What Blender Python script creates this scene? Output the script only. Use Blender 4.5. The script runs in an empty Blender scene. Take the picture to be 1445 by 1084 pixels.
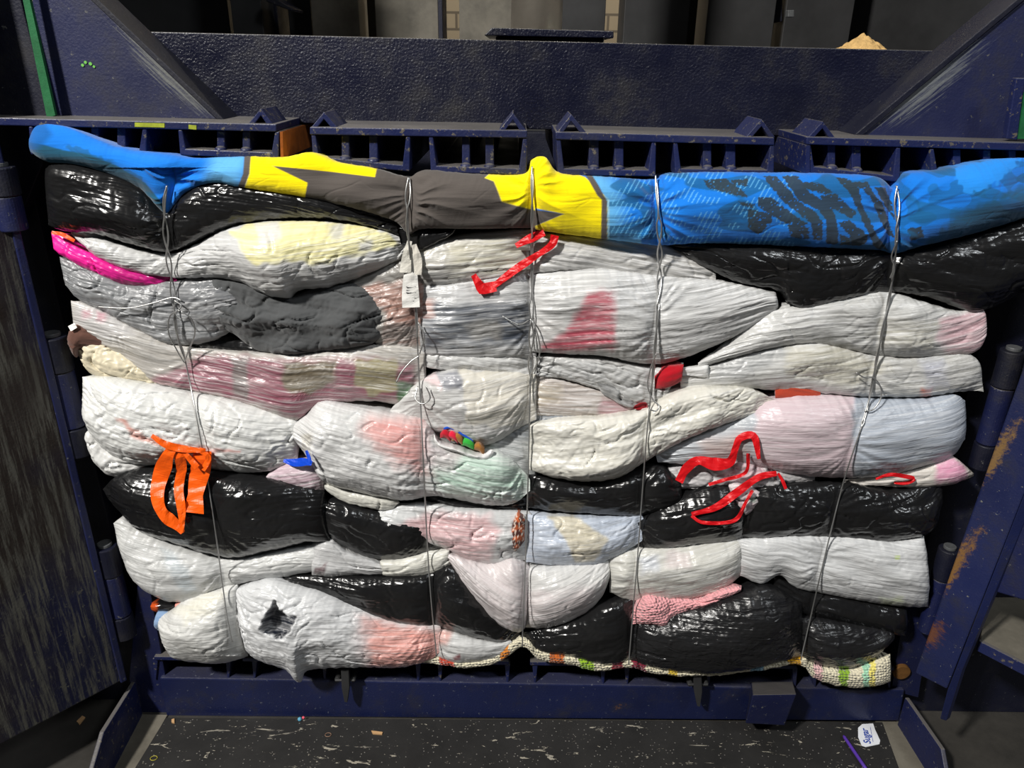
import bpy, bmesh, math, random
import numpy as np
from mathutils import Vector, Matrix
random.seed(7)
SC = bpy.context.scene
COL = SC.collection
R = math.radians

# ------------------------------------------------------------------ camera
W_, H_, F_ = 1445.0, 1084.0, 1085.0
TH, RO = R(23.0), R(0.8)
CAM = np.array([0.0, -1.20, 1.27])
_F = np.array([0, math.cos(TH), -math.sin(TH)])
_U = np.array([0, math.sin(TH), math.cos(TH)])
_R = np.array([1.0, 0, 0])
XC = math.cos(RO) * _R + math.sin(RO) * _U
YC = -math.sin(RO) * _R + math.cos(RO) * _U
cd = bpy.data.cameras.new('camera')
cd.sensor_width = 36.0
cd.lens = F_ / W_ * 36.0
cd.clip_start = 0.02
cam = bpy.data.objects.new('camera', cd)
COL.objects.link(cam)
cam.matrix_world = Matrix(((XC[0], YC[0], -_F[0], CAM[0]), (XC[1], YC[1], -_F[1], CAM[1]),
                           (XC[2], YC[2], -_F[2], CAM[2]), (0, 0, 0, 1)))
SC.camera = cam

# ------------------------------------------------------------------ world, lamps, exposure
world = bpy.data.worlds.new('world')
SC.world = world
world.use_nodes = True
world.node_tree.nodes['Background'].inputs[0].default_value = (0.80, 0.88, 1.0, 1)
world.node_tree.nodes['Background'].inputs[1].default_value = 0.035


def area_lamp(name, loc, target, size, power, col):
    d = bpy.data.lights.new(name, 'AREA')
    d.shape = 'SQUARE'
    d.size = size
    d.energy = power
    d.color = col
    o = bpy.data.objects.new(name, d)
    COL.objects.link(o)
    o.location = loc
    v = Vector(target) - Vector(loc)
    o.rotation_euler = v.to_track_quat('-Z', 'Y').to_euler()
    return o


area_lamp('high_bay_lamp', (-2.2, -2.6, 3.9), (-0.2, 0, 0.6), 0.30, 300, (1.0, 0.97, 0.92))
area_lamp('ceiling_lamp', (2.6, -2.6, 4.4), (0.4, 0, 0.5), 0.7, 58, (0.93, 0.97, 1.0))
area_lamp('rear_bay_lamp', (0.3, 1.5, 3.6), (0.1, 2.3, 1.4), 0.3, 70, (1.0, 0.92, 0.8))
SC.view_settings.view_transform = 'Standard'
SC.view_settings.look = 'None'
SC.view_settings.exposure = 0.0
SC.view_settings.gamma = 1.0
SC.view_settings.use_curve_mapping = False


# ------------------------------------------------------------------ helpers
def ray(px, py):
    return F_ * _F + (px - W_ / 2) * XC - (py - H_ / 2) * YC


def at(px, py, Y=0.0):
    """point on the vertical plane y = Y"""
    d = ray(px, py)
    t = (Y - CAM[1]) / d[1]
    return CAM + t * d


def atz(px, py, z=0.0):
    d = ray(px, py)
    t = (z - CAM[2]) / d[2]
    return CAM + t * d


def topx(P):
    Q = P - CAM
    d = Q @ _F
    return W_ / 2 + F_ * (Q @ XC) / d, H_ / 2 - F_ * (Q @ YC) / d, d


def tag(o, label=None, cat=None, group=None, kind=None):
    if label: o['label'] = label
    if cat: o['category'] = cat
    if group: o['group'] = group
    if kind: o['kind'] = kind
    return o


def empty(name, loc, label=None, cat=None, group=None, kind=None):
    o = bpy.data.objects.new(name, None)
    o.empty_display_size = 0.05
    o.location = loc
    COL.objects.link(o)
    return tag(o, label, cat, group, kind)


def link(name, me, mat, parent=None, smooth=True):
    o = bpy.data.objects.new(name, me)
    COL.objects.link(o)
    if mat is not None:
        me.materials.append(mat)
    if smooth and len(me.polygons):
        me.polygons.foreach_set('use_smooth', [True] * len(me.polygons))
    if parent is not None:
        o.parent = parent
        o.matrix_parent_inverse = Matrix.Translation(parent.location).inverted()
    return o


def s2l(c):
    return tuple(((x / 255.0) / 12.92 if x <= 10 else ((x / 255.0 + 0.055) / 1.055) ** 2.4) for x in c)


# gradient noise in numpy
_rs = np.random.RandomState(11)
_perm = np.concatenate([_rs.permutation(256)] * 3)
_ang = _rs.rand(256) * 2 * np.pi
_gx, _gy = np.cos(_ang), np.sin(_ang)


def noise(x, y, seed=0):
    x = np.asarray(x, float) + seed * 17.31
    y = np.asarray(y, float) + seed * 9.73
    x, y = np.broadcast_arrays(x, y)
    xi, yi = np.floor(x).astype(int), np.floor(y).astype(int)
    xf, yf = x - xi, y - yi
    xi &= 255
    yi &= 255
    u = xf * xf * xf * (xf * (xf * 6 - 15) + 10)
    v = yf * yf * yf * (yf * (yf * 6 - 15) + 10)

    def g(a, b, fx, fy):
        h = _perm[_perm[a & 255] + (b & 255)]
        return _gx[h] * fx + _gy[h] * fy
    n00, n10 = g(xi, yi, xf, yf), g(xi + 1, yi, xf - 1, yf)
    n01, n11 = g(xi, yi + 1, xf, yf - 1), g(xi + 1, yi + 1, xf - 1, yf - 1)
    a = n00 + u * (n10 - n00)
    b = n01 + u * (n11 - n01)
    return (a + v * (b - a)) * 1.5


def ridge(x, y, seed=0):
    return 1.0 - 2.0 * np.abs(noise(x, y, seed))


def sst(a, b, x):
    t = np.clip((x - a) / (b - a), 0, 1)
    return t * t * (3 - 2 * t)


def poly_sd(px, py, pts):
    """signed distance to a polygon, negative inside"""
    pts = np.array(pts, float)
    n = len(pts)
    d = np.full(px.shape, 1e9)
    ins = np.zeros(px.shape, bool)
    for i in range(n):
        a, b = pts[i], pts[(i + 1) % n]
        ex, ey = b - a
        wx, wy = px - a[0], py - a[1]
        t = np.clip((wx * ex + wy * ey) / (ex * ex + ey * ey + 1e-9), 0, 1)
        d = np.minimum(d, (wx - t * ex) ** 2 + (wy - t * ey) ** 2)
        c = (a[1] > py) != (b[1] > py)
        with np.errstate(divide='ignore', invalid='ignore'):
            xi = (b[0] - a[0]) * (py - a[1]) / (b[1] - a[1] + 1e-12) + a[0]
        ins ^= c & (px < xi)
    d = np.sqrt(d)
    return np.where(ins, -d, d)


def resample(pts, n, rag=0, seed=0, smooth=True):
    p = np.array(pts, float)
    if smooth and len(p) > 2:                      # Catmull-Rom through the points
        q = np.vstack([2 * p[0] - p[1], p, 2 * p[-1] - p[-2]])
        out = []
        for i in range(1, len(q) - 2):
            t = np.linspace(0, 1, 12, endpoint=False)[:, None]
            p0, p1, p2, p3 = q[i - 1], q[i], q[i + 1], q[i + 2]
            out.append(0.5 * (2 * p1 + (p2 - p0) * t + (2 * p0 - 5 * p1 + 4 * p2 - p3) * t * t +
                              (3 * p1 - p0 - 3 * p2 + p3) * t ** 3))
        p = np.vstack(out + [p[-1:]])
    s = np.concatenate([[0], np.cumsum(np.hypot(*(p[1:] - p[:-1]).T))])
    u = np.linspace(0, s[-1], n)
    r = np.stack([np.interp(u, s, p[:, 0]), np.interp(u, s, p[:, 1])], 1)
    if rag:
        r[:, 1] += rag * (noise(u / 14, 0.3, seed) + 0.6 * noise(u / 5, 1.7, seed + 3))
    return r


# ------------------------------------------------------------------ materials
def mat(name):
    m = bpy.data.materials.new(name)
    m.use_nodes = True
    nt = m.node_tree
    b = nt.nodes['Principled BSDF']
    return m, nt, b


def N(nt, t, **kw):
    n = nt.nodes.new(t)
    for k, v in kw.items():
        if k in n.inputs:
            n.inputs[k].default_value = v
        else:
            setattr(n, k, v)
    return n


def mixc(nt, fac, a, b):
    n = nt.nodes.new('ShaderNodeMix')
    n.data_type = 'RGBA'
    for i, v in ((0, fac), (6, a), (7, b)):
        if hasattr(v, 'is_output') or isinstance(v, bpy.types.NodeSocket):
            nt.links.new(v, n.inputs[i])
        else:
            n.inputs[i].default_value = v if i == 0 else (tuple(v) + (1,))[:4]
    return n.outputs[2]


def ramp(nt, src, a, b, ca=0.0, cb=1.0):
    n = nt.nodes.new('ShaderNodeMapRange')
    n.inputs[1].default_value = a
    n.inputs[2].default_value = b
    n.inputs[3].default_value = ca
    n.inputs[4].default_value = cb
    nt.links.new(src, n.inputs[0])
    return n.outputs[0]


def nz(nt, vec, scale, detail=4, rough=0.55, sc=(1, 1, 1), dist=0.0, ntype=None, rot=(0, 0, 0)):
    mp = nt.nodes.new('ShaderNodeMapping')
    mp.inputs['Scale'].default_value = sc
    mp.inputs['Rotation'].default_value = rot
    nt.links.new(vec, mp.inputs[0])
    n = nt.nodes.new('ShaderNodeTexNoise')
    if ntype: n.noise_type = ntype
    n.inputs['Scale'].default_value = scale
    n.inputs['Detail'].default_value = detail
    n.inputs['Roughness'].default_value = rough
    n.inputs['Distortion'].default_value = dist
    nt.links.new(mp.outputs[0], n.inputs['Vector'])
    return n.outputs[0]


def bump(nt, b, srcs):
    prev = None
    for src, st, dist in srcs:
        n = nt.nodes.new('ShaderNodeBump')
        n.inputs['Strength'].default_value = st
        n.inputs['Distance'].default_value = dist
        nt.links.new(src, n.inputs['Height'])
        if prev is not None:
            nt.links.new(prev, n.inputs['Normal'])
        prev = n.outputs[0]
    nt.links.new(prev, b.inputs['Normal'])


def bag_mat(name, rough, spec, streak, crink, fuzz=0.0, sheen=0.0, knit=0.0, coat=0.0):
    """film or cloth whose own colour comes from the mesh; fine creases in metres along the bag"""
    m, nt, b = mat(name)
    at_ = N(nt, 'ShaderNodeAttribute', attribute_name='Col')
    uv = N(nt, 'ShaderNodeUVMap', uv_map='UVMap').outputs[0]
    if name.endswith('white_film') or name == 'crumpled_film':      # stretched film turns milky along fine lines
        f1 = ramp(nt, nz(nt, uv, 300, 3, 0.65, (0.03, 1, 1), 0.15), 0.50, 0.62)
        mu = nt.nodes.new('ShaderNodeMath')
        mu.operation = 'MULTIPLY'
        mv = nt.nodes.new('ShaderNodeMath')
        mv.operation = 'MULTIPLY'
        nt.links.new(f1, mv.inputs[0])
        nt.links.new(ramp(nt, nz(nt, uv, 14, 3, 0.6, (0.4, 1, 1)), 0.38, 0.62, 0.2, 1.7), mv.inputs[1])
        nt.links.new(mv.outputs[0], mu.inputs[0])
        nt.links.new(at_.outputs['Alpha'], mu.inputs[1])
        nt.links.new(mixc(nt, mu.outputs[0], at_.outputs['Color'], (0.84, 0.84, 0.84)), b.inputs['Base Color'])
    else:
        nt.links.new(at_.outputs['Color'], b.inputs['Base Color'])
    b.inputs['Roughness'].default_value = rough
    b.inputs['Specular IOR Level'].default_value = spec
    b.inputs['Coat Weight'].default_value = coat
    b.inputs['Coat Roughness'].default_value = 0.15
    if sheen:
        b.inputs['Sheen Weight'].default_value = sheen
    src = []
    if streak:
        a = nz(nt, uv, 150, 3, 0.6, (0.09, 1, 1), 0.6)
        src.append((a, streak, 0.004))
        a = nz(nt, uv, 42, 2, 0.5, (0.22, 1, 1), 0.9, 'RIDGED_MULTIFRACTAL')
        src.append((a, streak * 0.35, 0.004))
    if crink:
        a = nz(nt, uv, 55, 3, 0.6, (0.7, 1, 1), 1.2, 'RIDGED_MULTIFRACTAL')
        src.append((a, crink, 0.003))
    if fuzz:
        a = nz(nt, uv, 900, 2, 0.6)
        src.append((a, fuzz, 0.001))
    if knit:
        v = nt.nodes.new('ShaderNodeTexVoronoi')
        v.inputs['Scale'].default_value = 160
        v.inputs['Randomness'].default_value = 0.45
        nt.links.new(uv, v.inputs['Vector'])
        inv = ramp(nt, v.outputs[0], 0, 0.7, 1, 0)
        src.append((inv, knit, 0.004))
    if src:
        bump(nt, b, src)
    return m


M = {}
M['film'] = bag_mat('white_film', 0.30, 0.42, 0.55, 0.10)
M['crumple'] = bag_mat('crumpled_film', 0.33, 0.4, 0.25, 0.55)
M['black'] = bag_mat('black_film', 0.21, 0.5, 0.22, 0.05)
M['mesh'] = bag_mat('black_textured_film', 0.27, 0.55, 0.5, 1.0)
M['cloth'] = bag_mat('cloth', 0.9, 0.15, 0.22, 0.0, 0.35, 0.2)
M['fleece'] = bag_mat('fleece', 0.95, 0.1, 0.0, 0.15, 0.8, 0.3)
M['knit'] = bag_mat('knit', 0.9, 0.1, 0.0, 0.0, 0.2, 0.3, 1.0)
M['ribbon'] = bag_mat('ribbon_film', 0.4, 0.35, 0.2, 0.3)


def paint(name, base, chips=0.45, chipcol=(0.10, 0.10, 0.095), rust=0.25, rough=0.33, scr=0.0, peel=0.25, dust=0.8, patches=()):
    m, nt, b = mat(name)
    geo = nt.nodes.new('ShaderNodeNewGeometry')
    P = geo.outputs['Position']
    big = nz(nt, P, 3.0, 4, 0.6)
    c = mixc(nt, ramp(nt, big, 0.35, 0.7), base, tuple(x * 0.55 for x in base))
    gr = nz(nt, P, 14, 6, 0.7)                               # grime
    c = mixc(nt, ramp(nt, gr, 0.52, 0.75, 0, 0.6), c, (0.022, 0.02, 0.017))
    ch = nz(nt, P, 95, 6, 0.72)                               # chips
    chf = ramp(nt, ch, 0.66 - 0.08 * chips, 0.69 - 0.08 * chips)
    if chips: c = mixc(nt, chf, c, chipcol)
    if rust:
        ru = nz(nt, P, 7, 8, 0.75)
        c = mixc(nt, ramp(nt, ru, 0.70 - 0.1 * rust, 0.76 - 0.1 * rust, 0, 0.9), c, (0.13, 0.055, 0.018))
    if scr:
        s1 = nz(nt, P, 130, 6, 0.75, (1, 1, 0.07), 0.25)
        msk = nz(nt, P, 2.6, 3, 0.6, (1, 1, 0.7))
        c = mixc(nt, ramp(nt, nz(nt, P, 2.1, 3, 0.6, (1, 1, 0.8)), 0.44, 0.56), c, (0.017, 0.012, 0.010))
        f1 = ramp(nt, s1, 0.47, 0.60)
        mm = ramp(nt, msk, 0.62 - 0.22 * scr, 0.70 - 0.2 * scr)
        mul = nt.nodes.new('ShaderNodeMath')
        mul.operation = 'MULTIPLY'
        nt.links.new(f1, mul.inputs[0])
        nt.links.new(mm, mul.inputs[1])
        c = mixc(nt, mul.outputs[0], c, chipcol)
    for ce, rx, rz, rot, pc in patches:                       # worn-through places
        mp = nt.nodes.new('ShaderNodeMapping')
        mp.vector_type = 'TEXTURE'
        mp.inputs['Location'].default_value = tuple(ce)
        mp.inputs['Rotation'].default_value = (0, rot, 0)
        mp.inputs['Scale'].default_value = (rx, 0.2, rz)
        nt.links.new(P, mp.inputs[0])
        ln = nt.nodes.new('ShaderNodeVectorMath')
        ln.operation = 'LENGTH'
        nt.links.new(mp.outputs[0], ln.inputs[0])
        sn = nz(nt, mp.outputs[0], 3.2, 6, 0.75, (0.6, 1, 3.2), 0.3)
        ad = nt.nodes.new('ShaderNodeMath')
        ad.operation = 'MULTIPLY_ADD'
        nt.links.new(sn, ad.inputs[0])
        ad.inputs[1].default_value = 2.6
        nt.links.new(ln.outputs['Value'], ad.inputs[2])
        c = mixc(nt, ramp(nt, ad.outputs[0], 2.0, 1.55), c, pc)
    if dust:
        sx = nt.nodes.new('ShaderNodeSeparateXYZ')
        nt.links.new(geo.outputs['Normal'], sx.inputs[0])
        c = mixc(nt, ramp(nt, sx.outputs[2], 0.6, 0.95, 0, dust), c, (0.13, 0.12, 0.105))
    nt.links.new(c, b.inputs['Base Color'])
    b.inputs['Specular IOR Level'].default_value = 0.45
    rr = ramp(nt, gr, 0.3, 0.7, rough, rough + 0.3)
    nt.links.new(rr, b.inputs['Roughness'])
    op = nz(nt, P, 260, 2, 0.5)
    bump(nt, b, [(op, peel, 0.002), (ch, 0.25, 0.001)])
    return m


NAVY = (0.010, 0.014, 0.062)
M['navy'] = paint('navy_paint', NAVY)
M['navy_ram'] = paint('navy_paint_orange_peel', (0.006, 0.007, 0.021), 0.0, rust=0, rough=0.24, peel=0.7)
M['navy_edge'] = paint('navy_paint_worn', (0.012, 0.018, 0.080), 0.9, (0.12, 0.105, 0.08), 0.35)
M['navy_dark'] = paint('navy_paint_dark', (0.005, 0.006, 0.018), 0.1, rust=0.0, rough=0.4, dust=0)
M['gusset'] = paint('gusset_paint', (0.015, 0.019, 0.066), 0.15, rust=0, rough=0.35, dust=0, patches=[
    (at(222, 105), 0.13, 0.026, R(44), (0.13, 0.135, 0.13)), (at(1318, 128), 0.13, 0.035, R(-41), (0.14, 0.15, 0.16))])
M['door_worn'] = paint('door_paint_scraped', (0.008, 0.010, 0.040), 0.7, (0.075, 0.073, 0.062), 0.0, scr=1.15)
M['post_worn'] = paint('post_paint', (0.011, 0.017, 0.075), 0.2, (0.2, 0.2, 0.17), 0.0, patches=[
    (at(1345, 800, -0.06), 0.013, 0.13, R(10), (0.20, 0.10, 0.03)), (at(1313, 893, -0.06), 0.016, 0.05, R(10), (0.12, 0.045, 0.025)),
    (at(1404, 640, -0.06), 0.012, 0.10, R(10), (0.19, 0.11, 0.04))])
M['beam_scuffed'] = paint('beam_paint', (0.009, 0.014, 0.060), 0.45, (0.09, 0.10, 0.13), 0.3, rough=0.28, dust=0.15)


def simple(name, col, rough=0.5, metal=0.0, spec=0.5, noise_amt=0.0, scale=30, bumpst=0.0):
    m, nt, b = mat(name)
    b.inputs['Roughness'].default_value = rough
    b.inputs['Metallic'].default_value = metal
    b.inputs['Specular IOR Level'].default_value = spec
    geo = nt.nodes.new('ShaderNodeNewGeometry')
    n = nz(nt, geo.outputs['Position'], scale, 5, 0.65)
    c = mixc(nt, ramp(nt, n, 0.35, 0.7, 0, max(noise_amt, 0.15)), col, tuple(x * 0.4 for x in col))
    nt.links.new(c, b.inputs['Base Color'])
    if bumpst:
        bump(nt, b, [(n, bumpst, 0.004)])
    return m


M['wire'] = simple('galvanised_wire', (0.50, 0.50, 0.49), 0.35, 0.85)
M['chrome'] = simple('polished_rod', (0.85, 0.80, 0.72), 0.42, 1.0)
M['rust'] = simple('orange_rust', (0.30, 0.085, 0.015), 0.9, 0, 0.2, 0.7, 40, 0.5)
M['ochre'] = simple('ochre_rust', (0.16, 0.075, 0.02), 0.9, 0, 0.2, 0.6, 60, 0.3)
M['bare'] = simple('bare_scraped_steel', (0.12, 0.125, 0.13), 0.5, 0.2, 0.4, 0.6, 90, 0.2)
M['green'] = simple('green_paint', (0.015, 0.13, 0.045), 0.6, 0, 0.3, 0.6, 40, 0.3)
M['lime'] = simple('lime_dots', (0.15, 0.45, 0.08), 0.5)
M['yelpaint'] = simple('yellow_overspray', (0.35, 0.40, 0.03), 0.6, 0, 0.3, 0.6, 80)
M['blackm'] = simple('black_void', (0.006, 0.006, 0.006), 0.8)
M['column'] = simple('grimy_grey_steel', (0.17, 0.155, 0.125), 0.6, 0.1, 0.4, 0.95, 9, 0.2)
M['column_dark'] = simple('dark_grey_steel', (0.036, 0.036, 0.037), 0.5, 0.1, 0.4, 0.6, 9, 0.2)
M['sawdust'] = simple('sawdust', (0.62, 0.40, 0.16), 0.95, 0, 0.1, 0.5, 120, 0.8)
M['concrete'] = simple('grimy_concrete', (0.16, 0.145, 0.115), 0.8, 0, 0.3, 0.7, 12, 0.3)
M['paper'] = simple('white_card', (0.78, 0.80, 0.84), 0.6)
M['ink'] = simple('blue_ink', (0.02, 0.06, 0.35), 0.6)
M['purple'] = simple('purple_plastic', (0.09, 0.035, 0.33), 0.45)


def floor_mat(name, base, spots):
    m, nt, b = mat(name)
    geo = nt.nodes.new('ShaderNodeNewGeometry')
    P = geo.outputs['Position']
    n1 = nz(nt, P, 9, 6, 0.7)
    c = mixc(nt, ramp(nt, n1, 0.35, 0.7), base, tuple(x * 2.0 for x in base))
    if spots:
        a = nz(nt, P, 70, 4, 0.7, (0.35, 1, 1), 0.5)
        c = mixc(nt, ramp(nt, a, 0.64, 0.66), c, (0.33, 0.30, 0.24))
        a2 = nz(nt, P, 24, 5, 0.7, (0.3, 1.2, 1), 1.0, rot=(0, 0, 0.35))
        c = mixc(nt, ramp(nt, a2, 0.655, 0.67, 0, 0.9), c, (0.36, 0.33, 0.27))
        a3 = nz(nt, P, 15, 6, 0.78, (0.30, 1.6, 1), 1.6, rot=(0, 0, -0.3))
        c = mixc(nt, ramp(nt, a3, 0.655, 0.67, 0, 0.9), c, (0.42, 0.39, 0.31))
        v = nt.nodes.new('ShaderNodeTexVoronoi')
        v.inputs['Scale'].default_value = 110
        nt.links.new(P, v.inputs['Vector'])
        c = mixc(nt, ramp(nt, v.outputs[0], 0.16, 0.10, 0, 0.8), c, (0.2, 0.19, 0.17))
    nt.links.new(c, b.inputs['Base Color'])
    b.inputs['Roughness'].default_value = 0.62
    bump(nt, b, [(n1, 0.3, 0.003)])
    return m


M['mat_floor'] = floor_mat('black_scratched_board', (0.010, 0.0095, 0.009), True)
M['floor'] = floor_mat('dirty_floor', (0.022, 0.020, 0.017), False)
m, nt, b = mat('brick_wall')
geo = nt.nodes.new('ShaderNodeNewGeometry')
mp = nt.nodes.new('ShaderNodeMapping')
mp.inputs['Rotation'].default_value = (R(90), 0, 0)
nt.links.new(geo.outputs['Position'], mp.inputs[0])
br = nt.nodes.new('ShaderNodeTexBrick')
br.inputs['Scale'].default_value = 4
br.inputs['Color1'].default_value = (0.50, 0.42, 0.30, 1)
br.inputs['Color2'].default_value = (0.42, 0.35, 0.25, 1)
br.inputs['Mortar'].default_value = (0.2, 0.17, 0.13, 1)
nt.links.new(mp.outputs[0], br.inputs[0])
nt.links.new(br.outputs[0], b.inputs['Base Color'])
b.inputs['Roughness'].default_value = 0.85
M['brick'] = m


# ------------------------------------------------------------------ solid builders
class MB:
    """collects solids, linked as one mesh"""

    def __init__(self):
        self.v, self.f = [], []

    def prism(self, front, back):
        n = len(front)
        o = len(self.v)
        self.v += [tuple(p) for p in front] + [tuple(p) for p in back]
        self.f.append(tuple(o + i for i in range(n)))
        self.f.append(tuple(o + n + i for i in reversed(range(n))))
        for i in range(n):
            j = (i + 1) % n
            self.f.append((o + j, o + i, o + n + i, o + n + j))
        return self

    def plate(self, pts, Y, th):
        """polygon given by its outline in the plane y=Y, th deep"""
        fr = [at(x, y, Y) for x, y in pts]
        return self.prism(fr, [p + np.array([0, th, 0]) for p in fr])

    def box(self, lo, hi):
        x0, y0, z0 = lo
        x1, y1, z1 = hi
        return self.prism([(x0, y0, z0), (x1, y0, z0), (x1, y0, z1), (x0, y0, z1)],
                          [(x0, y1, z0), (x1, y1, z0), (x1, y1, z1), (x0, y1, z1)])

    def cyl(self, p0, p1, r, n=28):
        p0, p1 = Vector(p0), Vector(p1)
        q = (p1 - p0).to_track_quat('Z', 'Y')
        a = [p0 + q @ Vector((r * math.cos(2 * math.pi * i / n), r * math.sin(2 * math.pi * i / n), 0)) for i in range(n)]
        b_ = [p + (p1 - p0) for p in a]
        return self.prism(a, b_)

    def tube(self, pts, r, n=8, closed=False):
        pts = [Vector(p) for p in pts]
        o = len(self.v)
        rings = len(pts)
        ref = Vector((0, 1, 0))
        for i, p in enumerate(pts):
            t = (pts[min(i + 1, rings - 1)] - pts[max(i - 1, 0)]).normalized()
            a = t.cross(ref)
            if a.length < 1e-4: a = t.cross(Vector((0, 0, 1)))
            a.normalize()
            b_ = t.cross(a).normalized()
            rr = r[i] if hasattr(r, '__len__') else r
            for k in range(n):
                w = 2 * math.pi * k / n
                self.v.append(tuple(p + a * (rr * math.cos(w)) + b_ * (rr * math.sin(w))))
        for i in range(rings - 1):
            for k in range(n):
                k2 = (k + 1) % n
                self.f.append((o + i * n + k, o + i * n + k2, o + (i + 1) * n + k2, o + (i + 1) * n + k))
        self.f.append(tuple(o + k for k in reversed(range(n))))
        self.f.append(tuple(o + (rings - 1) * n + k for k in range(n)))
        return self

    def build(self, name, m, parent=None, bev=0.0015, smooth=False):
        me = bpy.data.meshes.new(name)
        me.from_pydata(self.v, [], self.f)
        bm = bmesh.new()
        bm.from_mesh(me)
        bmesh.ops.recalc_face_normals(bm, faces=bm.faces)
        bm.to_mesh(me)
        bm.free()
        o = link(name, me, m, parent, smooth)
        if bev:
            md = o.modifiers.new('bevel', 'BEVEL')
            md.width = bev
            md.segments = 2
            md.limit_method = 'ANGLE'
            md.angle_limit = R(35)
        return o


# ------------------------------------------------------------------ pillow builder
WIRES = [
    [(236, 262), (232, 290), (236, 350), (243, 400), (250, 470), (262, 510), (280, 600), (300, 720), (318, 850), (328, 905)],
    [(577, 250), (575, 320), (585, 400), (590, 500), (595, 600), (605, 800), (616, 925)],
    [(751, 235), (751, 300), (750, 450), (747, 600), (743, 750), (737, 912)],
    [(925, 247), (930, 320), (930, 400), (922, 520), (912, 620), (900, 780), (887, 937)],
    [(1265, 262), (1265, 330), (1258, 400), (1238, 500), (1222, 580), (1190, 680), (1160, 800), (1130, 930)]]
SURF = []          # front points of everything soft, for laying wires and ribbons on
ZW, ZH = 363, 272
ZB = np.full((ZH, ZW), 1e9)


def add_surf(P):
    x, y, d = topx(P)
    xi, yi = (x / 4).astype(int), (y / 4).astype(int)
    k = (xi >= 0) & (xi < ZW) & (yi >= 0) & (yi < ZH)
    np.minimum.at(ZB, (yi[k], xi[k]), d[k])


def depth(px, py, rad=1):
    xi, yi = int(px / 4), int(py / 4)
    w = ZB[max(yi - rad, 0):yi + rad + 1, max(xi - rad, 0):xi + rad + 1]
    w = w[w < 1e8]
    return float(w.min()) if len(w) else None


def on_surf(path, off=0.003, win=3, rad=1, fit=0):
    """world points lying on the soft surfaces along a path"""
    ds = [depth(x, y, rad) for x, y in path]
    last = next((d for d in ds if d), 1.2)
    for i, d in enumerate(ds):
        if d is None: ds[i] = last
        last = ds[i]
    hw = max(win // 2, 1)
    mn = [min(ds[max(0, i - hw):i + hw + 1]) for i in range(len(ds))]
    sm = mn
    for _ in range(2):
        sm = [sum(w) / len(w) for w in (sm[max(0, i - win):i + win + 1] for i in range(len(sm)))]
    if fit:
        tt = np.linspace(-1, 1, len(sm))
        co = np.polyfit(tt, sm, fit)
        sm = list(np.polyval(co, tt))
    out = []
    for (x, y), d in zip(path, sm):
        r = ray(x, y) / F_
        out.append(CAM + r * (d - off))
    return np.array(out)


def wrinkles(px, py, U, V, s, seed, amp, streak, crk, lump, fan=1.0, Vg=None):
    """crease relief in metres; U along the bag, V across, both in metres"""
    rr = (seed * 0.618) % 1.0
    Vs = V + (rr - 0.5) * 0.24 * U + 0.007 * noise(U / 0.18, V / 0.12, seed)
    wv = 0.0018 * noise(U / 0.045, V / 0.03, seed + 11)
    h = lump * (noise(U / 0.13, V / 0.06, seed + 1) * 0.010 + noise(U / 0.06, Vs / 0.03, seed + 2) * 0.0035)
    m = sst(-0.30, 0.35, noise(U / 0.09, V / 0.035, seed + 5))
    m2 = sst(-0.25, 0.40, noise(U / 0.07, V / 0.03, seed + 15))
    a1 = ridge(U / 0.20, (Vs + wv) / 0.014, seed + 3)
    a2 = ridge(U / 0.13, (Vs + wv) / 0.0068, seed + 9)
    a3 = ridge(U / 0.08, (Vs * 1.1 - V * 0.1 + wv) / 0.0042, seed + 13)
    h = h + streak * ((0.2 + 0.8 * m) * 0.0013 * np.sign(a1) * np.abs(a1) ** 1.6 + (0.3 + 0.7 * m2) * 0.0009 * a2 + 0.0007 * a3)
    # a few sharp folds
    f1 = noise(U / 0.11 + 0.4 * noise(U / 0.05, V / 0.05, seed + 16), Vs / 0.045, seed + 17)
    f2 = noise(U / 0.05, Vs / 0.03 + 0.5 * noise(U / 0.04, V / 0.04, seed + 18), seed + 19)
    h = h - (0.14 + crk) * (0.0060 * np.exp(-(f1 / 0.042) ** 2) * m + 0.0034 * np.exp(-(f2 / 0.06) ** 2) * m2)
    cu = U / 0.026 + 0.8 * noise(U / 0.022, V / 0.018, seed + 6)
    cv = V / 0.012 + 0.8 * noise(U / 0.022, V / 0.018, seed + 7)
    h = h + crk * (0.0030 * (np.abs(noise(cu, cv, seed + 8)) - 0.25) + 0.0014 * (np.abs(noise(cu * 2.3, cv * 2.1, seed + 21)) - 0.25))
    pin = np.zeros_like(h)
    calm = np.ones_like(h)
    for k, w in enumerate(WIRES):
        w = np.array(w, float)
        xw = np.interp(py, w[:, 1], w[:, 0])
        ok = (py > w[0, 1] - 25) & (py < w[-1, 1] + 20)
        dx = (px - xw) * 0.0011
        a = np.where(ok, 1.0, 0.0)
        pin -= a * 0.013 * np.exp(-np.abs(dx) / 0.022)
        calm = calm * (1 - 0.65 * a * np.exp(-(dx / 0.012) ** 2))
        th = (Vg - 0.5 * Vg.max()) / (np.abs(dx) + 0.018)
        h = h + fan * a * np.exp(-np.abs(dx) / 0.07) * 0.0038 * (ridge(th * 2.6, np.sign(dx) * 0.7 + k, seed + 20 + k) - 0.4) * sst(0, 0.02, np.abs(dx))
    return amp * h * calm + pin * fan


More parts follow.
